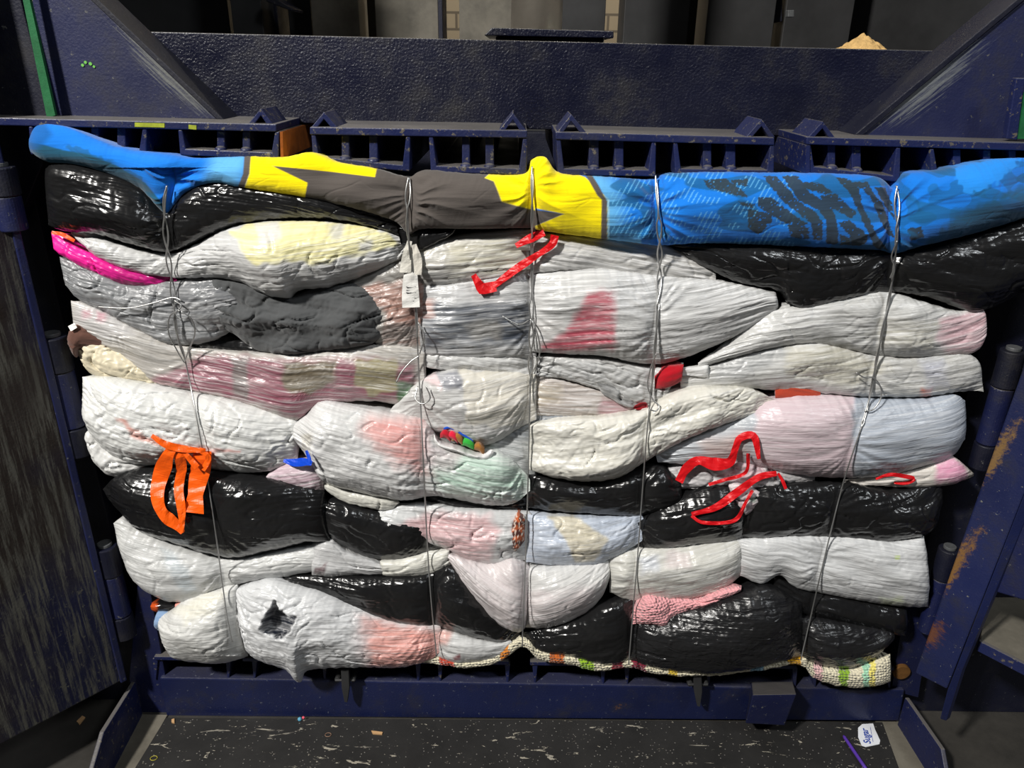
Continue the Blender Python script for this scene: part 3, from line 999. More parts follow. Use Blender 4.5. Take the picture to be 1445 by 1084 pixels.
# --- blanket roll along the top
def blanket(x, y, c):
    blue = np.array(s2l((20, 116, 212)))
    light = np.array(s2l((104, 178, 224)))
    deep = np.array(s2l((22, 88, 132)))
    teal = np.array(s2l((26, 82, 108)))
    yel = np.array(s2l((248, 226, 0)))
    gry = np.array(s2l((86, 80, 76)))
    dk = np.array(s2l((44, 58, 66)))
    lite = np.array(s2l((110, 190, 236)))
    c = c * 0 + blue

    def put(c, k, col):
        return c * (1 - k[:, None]) + np.array(col) * k[:, None]

    def poly(c, pts, col, soft=0.8, st=1.0, wob=0.0):
        xx, yy = x + wob * noise(x / 9, y / 9, 5), y + wob * noise(x / 9, y / 9, 6)
        return put(c, sst(soft, -soft, poly_sd(xx, yy, pts)) * st, col)
    c = poly(c, [(36, 200), (60, 204), (90, 212), (125, 218), (165, 234), (205, 258), (230, 288), (234, 320), (30, 320)], teal, 1.5)
    c = poly(c, [(34, 165), (62, 170), (74, 190), (60, 204), (36, 222)], s2l((16, 84, 150)), 6, 0.8)
    c = poly(c, [(92, 208), (110, 206), (150, 225), (200, 250), (198, 262), (150, 245)], teal, 2, 0.6, 6)
    c = poly(c, [(300, 215), (350, 215), (344, 245), (334, 272), (285, 270)], light, 14, 0.8)
    c = poly(c, [(345, 216), (356, 216), (352, 245), (343, 268), (334, 268), (343, 245)], gry)
    c = poly(c, [(355, 210), (440, 205), (533, 230), (600, 250), (600, 335), (430, 290), (343, 270), (352, 245)], yel)
    c = poly(c, [(384, 234), (472, 243), (529, 250), (532, 236), (620, 225), (700, 235), (684, 251), (697, 256), (702, 268), (708, 285), (755, 296), (796, 302), (757, 318), (750, 335), (560, 335), (430, 280), (434, 258)], gry)
    c = poly(c, [(700, 225), (700, 236), (684, 251), (697, 256), (702, 268), (708, 283), (722, 288), (755, 294), (796, 302), (755, 319), (757, 335), (860, 345), (860, 282), (826, 250), (800, 240), (770, 210)], yel)
    c = poly(c, [(684, 251), (697, 256), (702, 268), (708, 285), (755, 297), (758, 240), (720, 240)], yel)
    c = poly(c, [(820, 236), (834, 240), (852, 276), (857, 282), (857, 345), (848, 345), (849, 282), (843, 276)], gry)
    edge = poly_sd(x, y, [(828, 236), (845, 262), (857, 284), (857, 350), (1500, 350), (1500, 200), (828, 200)])
    c = put(c, sst(0.5, -0.5, edge) * sst(-38, -2, edge) * 0.85 * (x < 905), light)
    # teal drifts and fine pale strokes
    t = noise(x / 70, y / 22, 31)
    c = put(c, sst(0.14, 0.22, t) * (x > 860) * 0.75, deep)
    ph = (x + 0.55 * y) / 7.0
    ln = (np.abs(ph - np.round(ph)) < 0.13) & (noise(x / 30, y / 16, 33) > 0.0) & (x > 862) & (x < 1120)
    c = put(c, ln * 0.55, lite)
    # dark chevron bands, worn
    wear = noise(x / 3.2, y / 3.0, 37) + 0.6 * noise(x / 10, y / 9, 39)
    dark = np.zeros(len(x))
    for pts, lim in (([(470, 70), (515, 70), (560, 112), (600, 165), (660, 200), (690, 240), (692, 310), (655, 310), (650, 250), (600, 210), (540, 160), (490, 100)], -0.35),
                     ([(540, 70), (600, 70), (640, 130), (700, 165), (735, 205), (750, 270), (748, 325), (705, 325), (705, 240), (680, 200), (600, 160)], -0.6),
                     ([(450, 150), (500, 150), (590, 220), (640, 250), (600, 262), (540, 240), (450, 185)], -0.3), ([(412, 195), (470, 205), (500, 215), (500, 245), (450, 290), (412, 262)], -0.15),
                     ([(600, 90), (680, 95), (730, 130), (700, 140), (640, 120)], -0.3), ([(680, 145), (740, 135), (820, 210), (800, 228), (720, 190)], -0.5), ([(750, 245), (790, 235), (862, 290), (850, 328), (800, 330), (790, 290)], -0.45),
                     ([(755, 290), (790, 300), (800, 330), (760, 330)], -0.2), ([(560, 245), (640, 262), (640, 305), (570, 300)], -0.05),
                     ([(740, 75), (790, 80), (830, 120), (840, 180), (870, 240), (900, 300), (935, 348), (890, 340), (850, 260), (820, 190), (790, 130)], -0.6),
                     ([(800, 95), (860, 92), (880, 130), (920, 180), (940, 250), (962, 300), (935, 292), (900, 220), (870, 150), (840, 120)], -0.4),
                     ([(885, 110), (925, 115), (950, 170), (960, 235), (930, 190)], -0.3),
                     ([(245, 85), (330, 80), (400, 130), (412, 152), (340, 135), (260, 112)], -0.2), ([(350, 85), (412, 80), (412, 108), (360, 105)], -0.2), ([(380, 165), (440, 175), (430, 190), (385, 182)], 0.0),
                     ([(1005, 268), (1060, 260), (1072, 300), (1020, 312)], -0.3)):
        P = [(900 + a / 2.651, 222 + b_ / 2.651) for a, b_ in pts]
        sd = poly_sd(x + 1.5 * noise(x / 5, y / 5, 61), y + 1.5 * noise(x / 5, y / 5, 62), P)
        dark = np.maximum(dark, (sd < 0) & (wear > lim - 0.38))
    c = put(c, dark * 0.95, dk)
    # right end
    c = put(c, (sst(0.0, 0.06, noise(x / 30, y / 18, 43)) * (x > 1268)) * 0.55, deep)
    c = poly(c, [(1345, 232), (1400, 222), (1440, 222), (1420, 250), (1375, 275), (1352, 262)], s2l((36, 140, 232)), 2, 0.9, 8)
    c = poly(c, [(1300, 348), (1360, 300), (1445, 262), (1500, 262), (1500, 350)], teal, 5, 0.75, 5)
    return c


pillow('blanket', 'blue, yellow and charcoal printed blanket rolled along the top of the bale', 'blanket',
       [(41, 196), (52, 178), (80, 176), (112, 186), (160, 205), (205, 214), (232, 216), (250, 219), (275, 223), (345, 221), (400, 222), (440, 215), (478, 229), (530, 238), (574, 250), (600, 240), (660, 245), (738, 246), (751, 226), (770, 222), (790, 244), (850, 249), (924, 254), (942, 246), (1000, 243), (1090, 244), (1180, 245), (1238, 250), (1262, 266), (1282, 245), (1330, 239), (1400, 225), (1470, 222)],
       [(43, 214), (68, 228), (112, 233), (160, 248), (200, 268), (226, 296), (236, 300), (262, 272), (300, 258), (345, 265), (430, 279), (500, 294), (556, 312), (576, 330), (600, 323), (680, 323), (744, 322), (760, 325), (800, 331), (860, 338), (922, 346), (942, 346), (1000, 343), (1090, 346), (1180, 350), (1240, 353), (1264, 358), (1300, 347), (1370, 330), (1470, 300)],
       L=3.4, tilt=0.6, bulge=0.36, m='cloth', colorfn=blanket, film=0, streak=0.22, crk=0, lump=1.0, fan=1.9, rag=0.6, res=0.0011, expo=0.5, back=0.16, endp=14)

# --- row 1
black('glossy black bag at top left, pinched below the blue blanket end',
      [(64, 238), (90, 226), (160, 240), (200, 258), (234, 288), (262, 264), (300, 250), (345, 256), (430, 270), (500, 284), (560, 305), (600, 318)],
      [(68, 318), (95, 327), (140, 332), (190, 346), (232, 356), (262, 348), (300, 330), (340, 316), (400, 309), (470, 310), (545, 326), (600, 350)], L=2.6, bulge=0.36, streak=1.8, lump=1.6, fan=1.4)
black('tiny glossy black scrap of bag squeezed under the charcoal blanket at the second wire',
      [(560, 322), (590, 322), (622, 326), (644, 322)], [(566, 345), (592, 352), (612, 345), (640, 330)], L=3.0, bulge=0.3, lump=2, crk=1.5)
bag('white film bag with pale yellow contents beside the second wire',
    [(100, 322), (125, 326), (150, 336), (190, 350), (234, 358), (270, 348), (320, 322), (370, 312), (440, 310), (500, 315), (545, 326), (588, 345)],
    [(100, 330), (120, 348), (145, 367), (190, 384), (245, 392), (300, 392), (340, 398), (372, 414), (408, 421), (424, 410), (470, 404), (520, 386), (560, 368), (590, 350)],
    L=2.2, bulge=0.42, col=(0.62, 0.62, 0.61), film=0.3,
    blobs=[([(325, 325), (360, 312), (430, 308), (500, 315), (545, 328), (562, 345), (520, 358), (450, 372), (400, 368), (365, 376), (345, 362)], s2l((246, 238, 172)), 3, 0.95),
           ([(355, 314), (395, 312), (398, 338), (370, 345)], (0.76, 0.74, 0.70), 5, 0.9), ([(462, 318), (485, 316), (488, 335), (468, 338)], (0.62, 0.61, 0.56), 5, 0.8),
           ([(505, 340), (525, 338), (525, 355), (508, 355)], (0.55, 0.55, 0.55), 4, 0.8)], crk=0.6, streak=0.9)
bag('bright magenta bag sliver at the left edge under the white film bag',
    [(72, 328), (90, 332), (108, 346), (140, 362), (190, 382), (246, 392)], [(76, 352), (100, 368), (140, 388), (182, 403), (220, 403), (250, 396)],
    L=2.0, bulge=0.3, col=s2l((236, 40, 150)), film=0.0, blobs=[([(150, 350), (300, 350), (300, 420), (150, 420)], s2l((170, 30, 110)), 22, 0.8)], crk=0.8, name='magenta_bag')
bag('sheer grey film bag spreading from the left edge below the magenta bag',
    [(84, 362), (110, 372), (150, 386), (182, 400), (230, 398), (300, 390), (350, 396)], [(92, 402), (112, 424), (150, 442), (200, 468), (240, 486), (290, 484), (325, 468), (356, 440)],
    L=1.7, bulge=0.26, col=(0.15, 0.155, 0.165), film=0.30, white=(0.66, 0.66, 0.66), streak=1.5, crk=0.9,
    blobs=[([(84, 362), (130, 375), (190, 420), (240, 440), (320, 440), (330, 470), (240, 490), (150, 442), (92, 402)], (0.36, 0.37, 0.38), 12, 0.6)])
bag('grey fleece garment hanging out between torn bags left of the second wire',
    [(300, 392), (345, 398), (375, 410), (410, 418), (455, 404), (500, 400), (535, 420), (556, 440)], [(300, 455), (330, 472), (362, 494), (410, 500), (460, 494), (500, 490), (535, 480), (552, 450)],
    L=1.9, bulge=0.28, m='fleece', col=(0.075, 0.078, 0.08), film=0.0, crk=1.3, lump=3.6, streak=1.5, name='fleece_garment', cat='garment', group='clothes poking out of the bale')
black('matte black bag in the dark pocket below the grey fleece', [(240, 470), (290, 466), (350, 480), (400, 488)], [(245, 500), (300, 505), (360, 508), (400, 505)], L=0.3, bulge=0.2)
# --- row 2 left : long film with pink and olive patterned textile
PK, OLV = s2l((150, 78, 98)), s2l((118, 116, 90))
bag('beige quilted padding bulging out near the left edge', [(104, 476), (135, 478), (170, 490), (215, 520), (262, 545)], [(116, 508), (130, 528), (165, 538), (205, 542), (262, 556)],
    L=1.2, bulge=0.3, m='crumple', col=s2l((212, 202, 176)), film=0, crk=1.6, name='quilted_padding', cat='padding', group='clothes poking out of the bale')
bag('brown fleece scrap with a metal eyelet at the left edge', [(97, 468), (108, 458), (128, 470), (150, 488)], [(99, 485), (108, 505), (114, 492), (148, 490)],
    L=2.3, bulge=0.3, m='fleece', col=s2l((98, 68, 58)), film=0, name='fleece_scrap', cat='garment', group='clothes poking out of the bale', crk=0.2)
bag('long sheer bag with pink and olive spotted cloth inside, left of the second wire',
    [(100, 424), (118, 428), (150, 442), (200, 468), (250, 488), (330, 496), (400, 498), (460, 492), (530, 486), (600, 492)],
    [(104, 464), (135, 482), (175, 505), (215, 538), (262, 550), (335, 566), (412, 594), (450, 572), (520, 566), (580, 572), (602, 560)],
    L=1.9, bulge=0.20, col=(0.50, 0.47, 0.43), film=0.34, white=(0.74, 0.73, 0.70), streak=1.5, crk=0.15,
    blobs=[([(100, 420), (150, 432), (190, 470), (150, 480), (105, 460)], (0.62, 0.60, 0.60), 8, 0.8), ([(118, 436), (128, 438), (126, 448), (116, 446)], s2l((215, 150, 165)), 5, 0.8), ([(135, 440), (150, 443), (147, 455), (135, 452)], s2l((215, 150, 165)), 5, 0.8),
           ([(205, 538), (245, 524), (280, 502), (370, 505), (450, 508), (530, 506), (585, 515), (590, 562), (500, 566), (420, 590), (340, 566), (260, 550)], PK, 8, 0.95),
           ([(325, 505), (350, 505), (350, 565), (330, 560)], s2l((110, 108, 104)), 4, 0.8), ([(400, 512), (475, 510), (470, 540), (440, 556), (400, 550)], OLV, 4, 0.85),
           ([(500, 508), (560, 508), (562, 552), (520, 560), (500, 540)], s2l((164, 156, 118)), 3, 0.95), ([(560, 540), (590, 540), (590, 562), (560, 566)], s2l((70, 120, 80)), 4, 0.9)])
# --- middle column
bag('sheer taupe and salmon bag just left of the second wire', [(470, 404), (520, 384), (560, 364), (600, 345)], [(536, 492), (560, 494), (585, 500), (604, 505)],
    L=1.5, bulge=0.15, col=(0.34, 0.325, 0.30), film=0.30, white=(0.7, 0.69, 0.66), streak=1.3,
    blobs=[([(490, 405), (600, 395), (604, 482), (540, 484), (545, 440), (500, 420)], s2l((170, 126, 112)), 6, 0.9), ([(545, 456), (604, 456), (604, 480), (540, 480)], (0.22, 0.21, 0.2), 5, 0.7)])
bag('cream gathered film bag under the charcoal blanket between second and third wires', [(572, 345), (610, 338), (645, 332), (700, 326), (756, 322)], [(572, 408), (620, 404), (680, 398), (756, 388)],
    L=1.7, bulge=0.26, col=(0.58, 0.56, 0.50), film=0.42, streak=1.8, blobs=[([(630, 345), (700, 335), (740, 345), (720, 378), (640, 385)], s2l((222, 216, 190)), 12, 0.7), ([(575, 380), (625, 375), (630, 405), (575, 408)], (0.36, 0.35, 0.34), 8, 0.7)])
bag('sheer striped bag over slate blue cloth between second and third wires', [(582, 400), (640, 394), (700, 388), (757, 384)], [(582, 500), (640, 508), (700, 506), (757, 505)],
    L=1.6, bulge=0.20, col=(0.50, 0.50, 0.50), film=0.42, white=(0.82, 0.83, 0.84), streak=2.0, crk=0,
    blobs=[([(588, 430), (755, 425), (755, 485), (600, 492)], s2l((70, 78, 92)), 9, 0.95), ([(655, 455), (700, 450), (710, 478), (668, 480)], s2l((150, 145, 136)), 7, 0.7), ([(590, 428), (612, 425), (612, 446), (590, 446)], s2l((226, 180, 168)), 5, 0.8)])
bag('narrow crumpled white film strip under the slate striped bag', [(570, 486), (620, 492), (680, 500), (757, 502)], [(570, 508), (620, 522), (680, 526), (757, 530)], L=1.8, bulge=0.26, col=(0.60, 0.60, 0.585), crk=0.9, film=0.35)
bag('cream folded sheet inside clear film between second and third wires',
    [(540, 592), (562, 566), (592, 538), (630, 522), (660, 521), (710, 524), (757, 528)], [(556, 606), (600, 606), (640, 616), (680, 628), (705, 622), (730, 606), (757, 592)],
    L=2.1, bulge=0.28, col=(0.58, 0.575, 0.56), film=0.25, streak=0.7, crk=0.5,
    blobs=[([(648, 520), (757, 526), (757, 592), (700, 604), (660, 600)], s2l((216, 211, 198)), 1.5, 0.95), ([(610, 530), (648, 522), (654, 550), (622, 548)], s2l((128, 130, 140)), 4, 0.9), ([(600, 532), (612, 530), (622, 550), (606, 546)], s2l((232, 196, 198)), 4, 0.8)])
bag('grey-green sheer film bag just left of the third wire beside the plush toys', [(640, 612), (670, 622), (706, 612), (730, 600), (757, 592)], [(650, 640), (690, 650), (720, 668), (740, 680), (757, 690)],
    L=1.3, bulge=0.2, col=(0.40, 0.42, 0.42), film=0.35, white=(0.75, 0.77, 0.77), streak=1.2, blobs=[([(640, 600), (690, 600), (700, 640), (650, 640)], s2l((120, 142, 120)), 8, 0.7), ([(700, 590), (757, 580), (757, 620), (710, 615)], s2l((110, 118, 130)), 7, 0.7)])
# right of wire 3
bag('pale grey pleated film bag directly under the yellow blanket part', [(748, 328), (800, 332), (860, 338), (930, 344), (980, 362), (1010, 386)], [(748, 386), (800, 382), (850, 384), (930, 392), (970, 394), (1010, 398)],
    L=1.9, bulge=0.2, col=(0.62, 0.61, 0.585), film=0.45, streak=1.7)
bag('white pleated film bag with raspberry pink showing through, right of the third wire',
    [(747, 388), (800, 382), (850, 379), (930, 389), (1000, 394), (1060, 404), (1095, 412)], [(747, 496), (800, 500), (850, 502), (920, 514), (980, 500), (1050, 468), (1099, 436)],
    L=2.1, bulge=0.27, col=(0.66, 0.66, 0.65), film=0.45, streak=1.9, crk=0, endp=10,
    blobs=[([(765, 486), (800, 468), (830, 412), (866, 410), (868, 492), (800, 498), (765, 496)], s2l((206, 84, 104)), 7, 0.95), ([(755, 455), (795, 450), (800, 470), (758, 474)], (0.62, 0.6, 0.58), 6, 0.8),
           ([(870, 400), (940, 402), (1000, 410), (1000, 430), (900, 440), (870, 430)], (0.55, 0.56, 0.56), 12, 0.5)])
bag('wrinkled grey-white film bag below the raspberry tinted bag', [(748, 504), (800, 504), (850, 506), (925, 518), (965, 512)], [(748, 530), (800, 536), (850, 552), (900, 572), (935, 570)],
    L=1.8, bulge=0.24, col=(0.50, 0.50, 0.49), film=0.35, crk=1.2, streak=0.8)
bag('grey lace cloth scrap at the fourth wire', [(840, 540), (870, 540), (925, 552)], [(850, 556), (885, 574), (928, 575)], L=2.0, bulge=0.15, m='fleece', col=(0.25, 0.25, 0.25), film=0.5, crk=1.8, name='lace_scrap', cat='lace', group='clothes poking out of the bale')
bag('flesh pink sheer film bag between third and fourth wires', [(748, 526), (790, 536), (840, 550), (900, 572), (925, 582)], [(748, 586), (800, 588), (850, 586), (925, 592)],
    L=1.5, bulge=0.22, col=s2l((196, 184, 176)), film=0.4, streak=1.2, blobs=[([(850, 562), (900, 572), (925, 580), (925, 592), (840, 590)], s2l((190, 130, 140)), 5, 0.8), ([(750, 540), (790, 545), (790, 570), (750, 575)], s2l((200, 186, 160)), 8, 0.7)])
bag('slate blue sheer film sliver above the crumpled off-white bag', [(748, 582), (800, 582), (870, 584)], [(748, 610), (800, 606), (870, 596)], L=1.4, bulge=0.2, col=s2l((120, 126, 134)), film=0.3, white=(0.6, 0.62, 0.64))
bag('crumpled off-white bag spread across the fourth wire',
    [(746, 602), (790, 592), (850, 588), (905, 580), (940, 560), (975, 548), (1020, 546), (1060, 550), (1098, 566)], [(746, 662), (780, 673), (830, 680), (878, 672), (920, 646), (980, 614), (1035, 594), (1098, 574)],
    L=3.1, bulge=0.26, m='crumple', col=(0.74, 0.72, 0.64), film=0.25, crk=1.1, streak=1.0, lump=2.0)
bag('dark red cloth poking out right of the fourth wire', [(924, 532), (940, 518), (965, 514)], [(924, 548), (940, 548), (962, 538)], L=2.8, bulge=0.35, m='fleece', col=s2l((170, 14, 30)), film=0, name='red_cloth', cat='cloth', group='clothes poking out of the bale', crk=0.3)
bag('small dark red cloth sliver left of the fourth wire', [(894, 574), (905, 570), (914, 570)], [(894, 577), (905, 580), (914, 578)], L=2.9, bulge=0.3, m='fleece', col=s2l((140, 20, 30)), film=0, name='red_cloth', cat='cloth', group='clothes poking out of the bale', crk=0.3)
bag('thin torn white film edge with black buckle scrap beside the dark red cloth', [(955, 524), (975, 520), (1000, 516)], [(958, 532), (975, 530), (1000, 534)], L=2.7, bulge=0.2, col=WHT, crk=1, name='torn_film')
bag('rust orange towelling strip above the pink-grey bag', [(1094, 551), (1120, 545), (1158, 553)], [(1094, 562), (1120, 564), (1158, 562)], L=2.5, bulge=0.4, m='fleece', col=s2l((170, 62, 40)), film=0, name='towel', cat='towel', group='clothes poking out of the bale', crk=0.3)
# --- row 1/2 right
black('matte black bag under the right half of the blue blanket',
      [(935, 342), (1000, 338), (1100, 340), (1200, 345), (1264, 352), (1330, 338), (1400, 320), (1470, 300)], [(958, 356), (985, 372), (1040, 398), (1095, 410), (1112, 428), (1140, 436), (1190, 424), (1250, 412), (1310, 420), (1355, 436), (1384, 440), (1470, 400)],
      L=2.4, bulge=0.28, lump=1.6, streak=0.8, m='black')
black('loose black bag knot at the fifth wire, left side', [(1108, 412), (1135, 398), (1165, 385), (1195, 390), (1208, 400)], [(1112, 428), (1140, 436), (1160, 424), (1190, 418), (1208, 412)], L=3.3, bulge=0.3, crk=1.6, lump=2)
black('black bag flap hanging at the far right edge below the blanket', [(1362, 352), (1400, 335), (1470, 312)], [(1365, 388), (1400, 402), (1470, 412)], L=3.6, bulge=0.14, crk=0.2, lump=1, streak=0.4)
bag('white film bag with pale pink end at right, crossed by the fifth wire',
    [(985, 512), (1030, 484), (1070, 450), (1112, 430), (1180, 420), (1245, 411), (1300, 425), (1350, 438), (1384, 436), (1392, 450)], [(985, 520), (1050, 500), (1110, 488), (1160, 486), (1230, 500), (1290, 505), (1340, 502), (1372, 498), (1386, 485), (1392, 470)],
    L=2.3, bulge=0.26, col=(0.63, 0.63, 0.61), film=0.4, streak=1.4,
    blobs=[([(1325, 450), (1395, 430), (1395, 500), (1335, 502), (1322, 475)], s2l((228, 184, 192)), 6, 0.9), ([(1140, 478), (1200, 468), (1240, 466), (1235, 494), (1160, 488)], s2l((150, 150, 146)), 3, 0.8), ([(1240, 450), (1325, 455), (1320, 495), (1240, 490)], s2l((206, 202, 186)), 6, 0.7)])
bag('white film bag with ragged right end below the pink-ended bag',
    [(960, 530), (1010, 514), (1060, 496), (1110, 484), (1160, 484), (1230, 498), (1290, 502), (1345, 494), (1375, 504), (1384, 520)], [(960, 548), (1050, 548), (1110, 552), (1170, 556), (1230, 560), (1300, 560), (1345, 554), (1372, 552), (1388, 553)],
    L=2.0, bulge=0.26, col=(0.60, 0.595, 0.565), film=0.4, streak=1.4, crk=0.4,
    blobs=[([(1010, 510), (1110, 484), (1110, 500), (1050, 535), (1010, 540)], s2l((150, 154, 158)), 10, 0.6), ([(1110, 490), (1180, 486), (1260, 520), (1200, 545), (1110, 530)], s2l((214, 208, 184)), 8, 0.6), ([(1300, 548), (1316, 546), (1312, 560), (1302, 560)], s2l((226, 120, 100)), 4, 0.8),
           ([(1300, 510), (1330, 508), (1340, 545), (1310, 550)], s2l((180, 184, 206)), 8, 0.6)])
bag('smooth rounded bag, pale pink left and blue-grey right of the fifth wire',
    [(925, 640), (980, 610), (1040, 586), (1095, 560), (1160, 556), (1230, 562), (1300, 562), (1345, 556), (1362, 566)], [(928, 652), (980, 656), (1050, 656), (1110, 668), (1180, 674), (1240, 672), (1290, 662), (1340, 645), (1362, 620)],
    L=2.0, bulge=0.33, col=s2l((176, 184, 196)), film=0.2, streak=1.0, crk=0.0, lump=0.6,
    blobs=[([(1065, 540), (1204, 540), (1204, 690), (1065, 690)], s2l((218, 196, 202)), 5, 0.95), ([(920, 600), (1060, 570), (1068, 640), (1050, 660), (920, 660)], s2l((186, 190, 194)), 12, 0.8), ([(985, 625), (1040, 610), (1060, 640), (1000, 650)], s2l((206, 176, 166)), 12, 0.6)])
bag('white bag end with a bright pink tip at the right edge', [(1190, 678), (1240, 672), (1290, 662), (1335, 646), (1350, 648), (1374, 668)], [(1192, 684), (1240, 686), (1290, 688), (1330, 686), (1352, 680), (1374, 672)],
    L=2.4, bulge=0.30, col=s2l((222, 214, 204)), film=0.3, streak=1.2, blobs=[([(1322, 655), (1345, 645), (1362, 662), (1362, 680), (1322, 684)], s2l((238, 150, 190)), 5, 0.9)])
# --- row 3 left
bag('large crinkled white bag at left with the orange tie handles',
    [(116, 532), (160, 532), (205, 540), (262, 552), (335, 566), (412, 592), (420, 600)], [(122, 596), (138, 622), (165, 644), (205, 656), (262, 656), (330, 666), (385, 664), (420, 648)],
    L=2.4, bulge=0.36, m='film', col=(0.76, 0.765, 0.74), film=0.3, crk=1.3, streak=1.3,
    blobs=[([(164, 588), (176, 592), (195, 612), (250, 630), (248, 634), (190, 620)], s2l((214, 120, 96)), 2.5, 0.75), ([(250, 628), (310, 634), (340, 636), (338, 639), (250, 638)], s2l((210, 110, 96)), 2.5, 0.7)])
bag('small lumpy white bag end at the left edge above the big black bag', [(120, 612), (130, 606), (146, 622), (180, 640), (215, 655)], [(124, 632), (138, 656), (158, 672), (180, 672), (215, 662)], L=2.1, bulge=0.4, m='crumple', col=(0.72, 0.72, 0.70), crk=1.5, film=0.2)
bag('small gathered pink and white bag beside the blue tie', [(366, 684), (385, 664), (410, 652), (440, 650), (458, 660)], [(366, 694), (395, 690), (430, 694), (458, 692)], L=2.7, bulge=0.35, col=s2l((226, 196, 208)), film=0.45, streak=1.6, crk=0.6)
bag('white bag with blush pink left half and mint right half, crossing the second wire',
    [(408, 612), (416, 598), (432, 586), (455, 566), (500, 572), (560, 582), (598, 592), (620, 618), (650, 632), (690, 636), (712, 640), (748, 676)],
    [(432, 640), (445, 660), (462, 682), (520, 698), (570, 706), (612, 700), (650, 706), (700, 714), (730, 708), (748, 692)],
    L=2.6, bulge=0.34, col=(0.75, 0.75, 0.74), film=0.35, crk=0.8, streak=1.5,
    blobs=[([(520, 590), (600, 590), (602, 670), (560, 655), (510, 610)], s2l((240, 150, 142)), 15, 0.8), ([(610, 640), (700, 640), (746, 670), (740, 706), (640, 700), (612, 680)], s2l((186, 220, 200)), 15, 0.85), ([(600, 625), (650, 640), (640, 665), (602, 660)], s2l((228, 206, 212)), 8, 0.6),
           ([(425, 614), (436, 612), (440, 632), (428, 636)], s2l((190, 184, 168)), 4, 0.8)])
bag('cream bag corner drooping left of the second wire above the black bag', [(452, 668), (480, 690), (520, 698), (562, 706)], [(452, 686), (480, 706), (515, 716), (548, 720), (564, 710)], L=2.7, bulge=0.35, col=(0.72, 0.71, 0.64), crk=0.9, film=0.2)
# small felt toys in the tear
for nm, pts, c_, lab in (('blue', [(626, 604), (636, 601), (652, 610), (668, 622)], s2l((20, 80, 190)), 'blue plush piece showing in the torn bag at the second wire'),
                         ('red', [(621, 612), (628, 606), (634, 610), (636, 618)], s2l((176, 20, 40)), 'dark red plush piece, leftmost in the torn bag opening'),
                         ('crimson', [(632, 612), (638, 608), (644, 612), (646, 620)], s2l((214, 30, 60)), 'crimson plush piece between the dark red and brown ones'),
                         ('brown', [(637, 616), (645, 611), (652, 616), (654, 622)], s2l((160, 108, 44)), 'round brown plush piece in the middle of the tear'),
                         ('green', [(651, 622), (658, 618), (666, 622), (670, 628)], s2l((50, 170, 60)), 'green plush piece right of the round brown one'),
                         ('tan', [(668, 628), (676, 625), (682, 630), (684, 633)], s2l((156, 104, 48)), 'small brown plush piece, rightmost in the torn bag opening')):
    dy = 5 if nm == 'blue' else 12
    bag(lab, pts, [(x, y + (dy if 0 < i < 3 else dy * 0.55)) for i, (x, y) in enumerate(pts)], L=3.9, bulge=0.5, m='fleece', col=c_, film=0, fan=0, rag=0, crk=0.1, lump=0.3, name='plush_piece', cat='plush toy', group='plush pieces showing in the torn bag', endp=2.5)
bag('white torn lip of film curling in front of the plush pieces', [(612, 612), (622, 624), (645, 631), (664, 638), (684, 640), (694, 634)], [(612, 622), (622, 632), (645, 638), (664, 646), (686, 650), (697, 640)], L=4.1, bulge=0.5, m='crumple', col=WHT, fan=0, crk=1.2, name='torn_film')
# --- row 4 : black
black('big glossy black bag at left behind the orange handles',
      [(145, 690), (168, 670), (200, 660), (240, 658), (300, 662), (370, 672), (430, 682), (458, 694)], [(152, 704), (168, 722), (200, 750), (255, 768), (322, 787), (380, 778), (430, 766), (466, 764)],
      L=2.9, bulge=0.32, streak=1.3, crk=0.6, lump=1.5)
black('black bag between the big black bag and the pink quilted bag', [(450, 700), (480, 704), (520, 716), (548, 722), (600, 728), (640, 760)], [(455, 758), (480, 770), (520, 786), (560, 790), (600, 780), (640, 768)], L=1.8, bulge=0.3, crk=1.0, lump=1.8)
black('thin black bag strip under the mint bag between second and third wires', [(540, 700), (600, 700), (660, 706), (700, 712), (752, 700)], [(545, 712), (600, 714), (660, 720), (700, 722), (752, 716)], L=1.5, bulge=0.4)
black('black bag between third and fourth wires under the crumpled off-white bag', [(744, 670), (790, 674), (840, 680), (885, 668), (930, 656), (962, 680)], [(744, 716), (790, 722), (850, 726), (900, 728), (962, 715)], L=2.0, bulge=0.32, lump=1.5)
black('glossy black bag right of the fourth wire behind the red handles', [(898, 740), (930, 716), (970, 696), (1010, 684), (1050, 690)], [(902, 772), (930, 776), (980, 770), (1020, 766), (1050, 762)], L=2.3, bulge=0.3, streak=1.4, lump=1.4)
black('long black bag stretching to the right edge under the blue-grey bag',
      [(1036, 690), (1080, 682), (1130, 680), (1200, 682), (1260, 690), (1330, 680)], [(1038, 758), (1080, 760), (1150, 762), (1210, 766), (1260, 764), (1308, 752), (1330, 712)], L=2.4, bulge=0.28, streak=1.2, crk=0.7, lump=1.4)
bag('small white gathered bag with pink and green scraps inside the red handles', [(930, 668), (990, 650), (1040, 636), (1080, 650), (1150, 672)], [(940, 688), (985, 690), (1020, 688), (1080, 694), (1150, 690)], L=1.6, bulge=0.3, m='crumple', col=(0.62, 0.60, 0.61), crk=1.6, film=0.3,
    blobs=[([(1020, 645), (1075, 645), (1080, 680), (1020, 680)], s2l((226, 190, 198)), 6, 0.8)])
bag('pink-white torn film scrap hanging in front of the black bag', [(1028, 686), (1045, 684), (1072, 694)], [(1040, 722), (1052, 728), (1070, 712)], L=3.6, bulge=0.2, m='crumple', col=s2l((216, 196, 200)), crk=1.8, film=0.3, name='torn_film', blobs=[([(1058, 700), (1072, 698), (1068, 712), (1058, 710)], s2l((130, 160, 140)), 3, 0.8)])
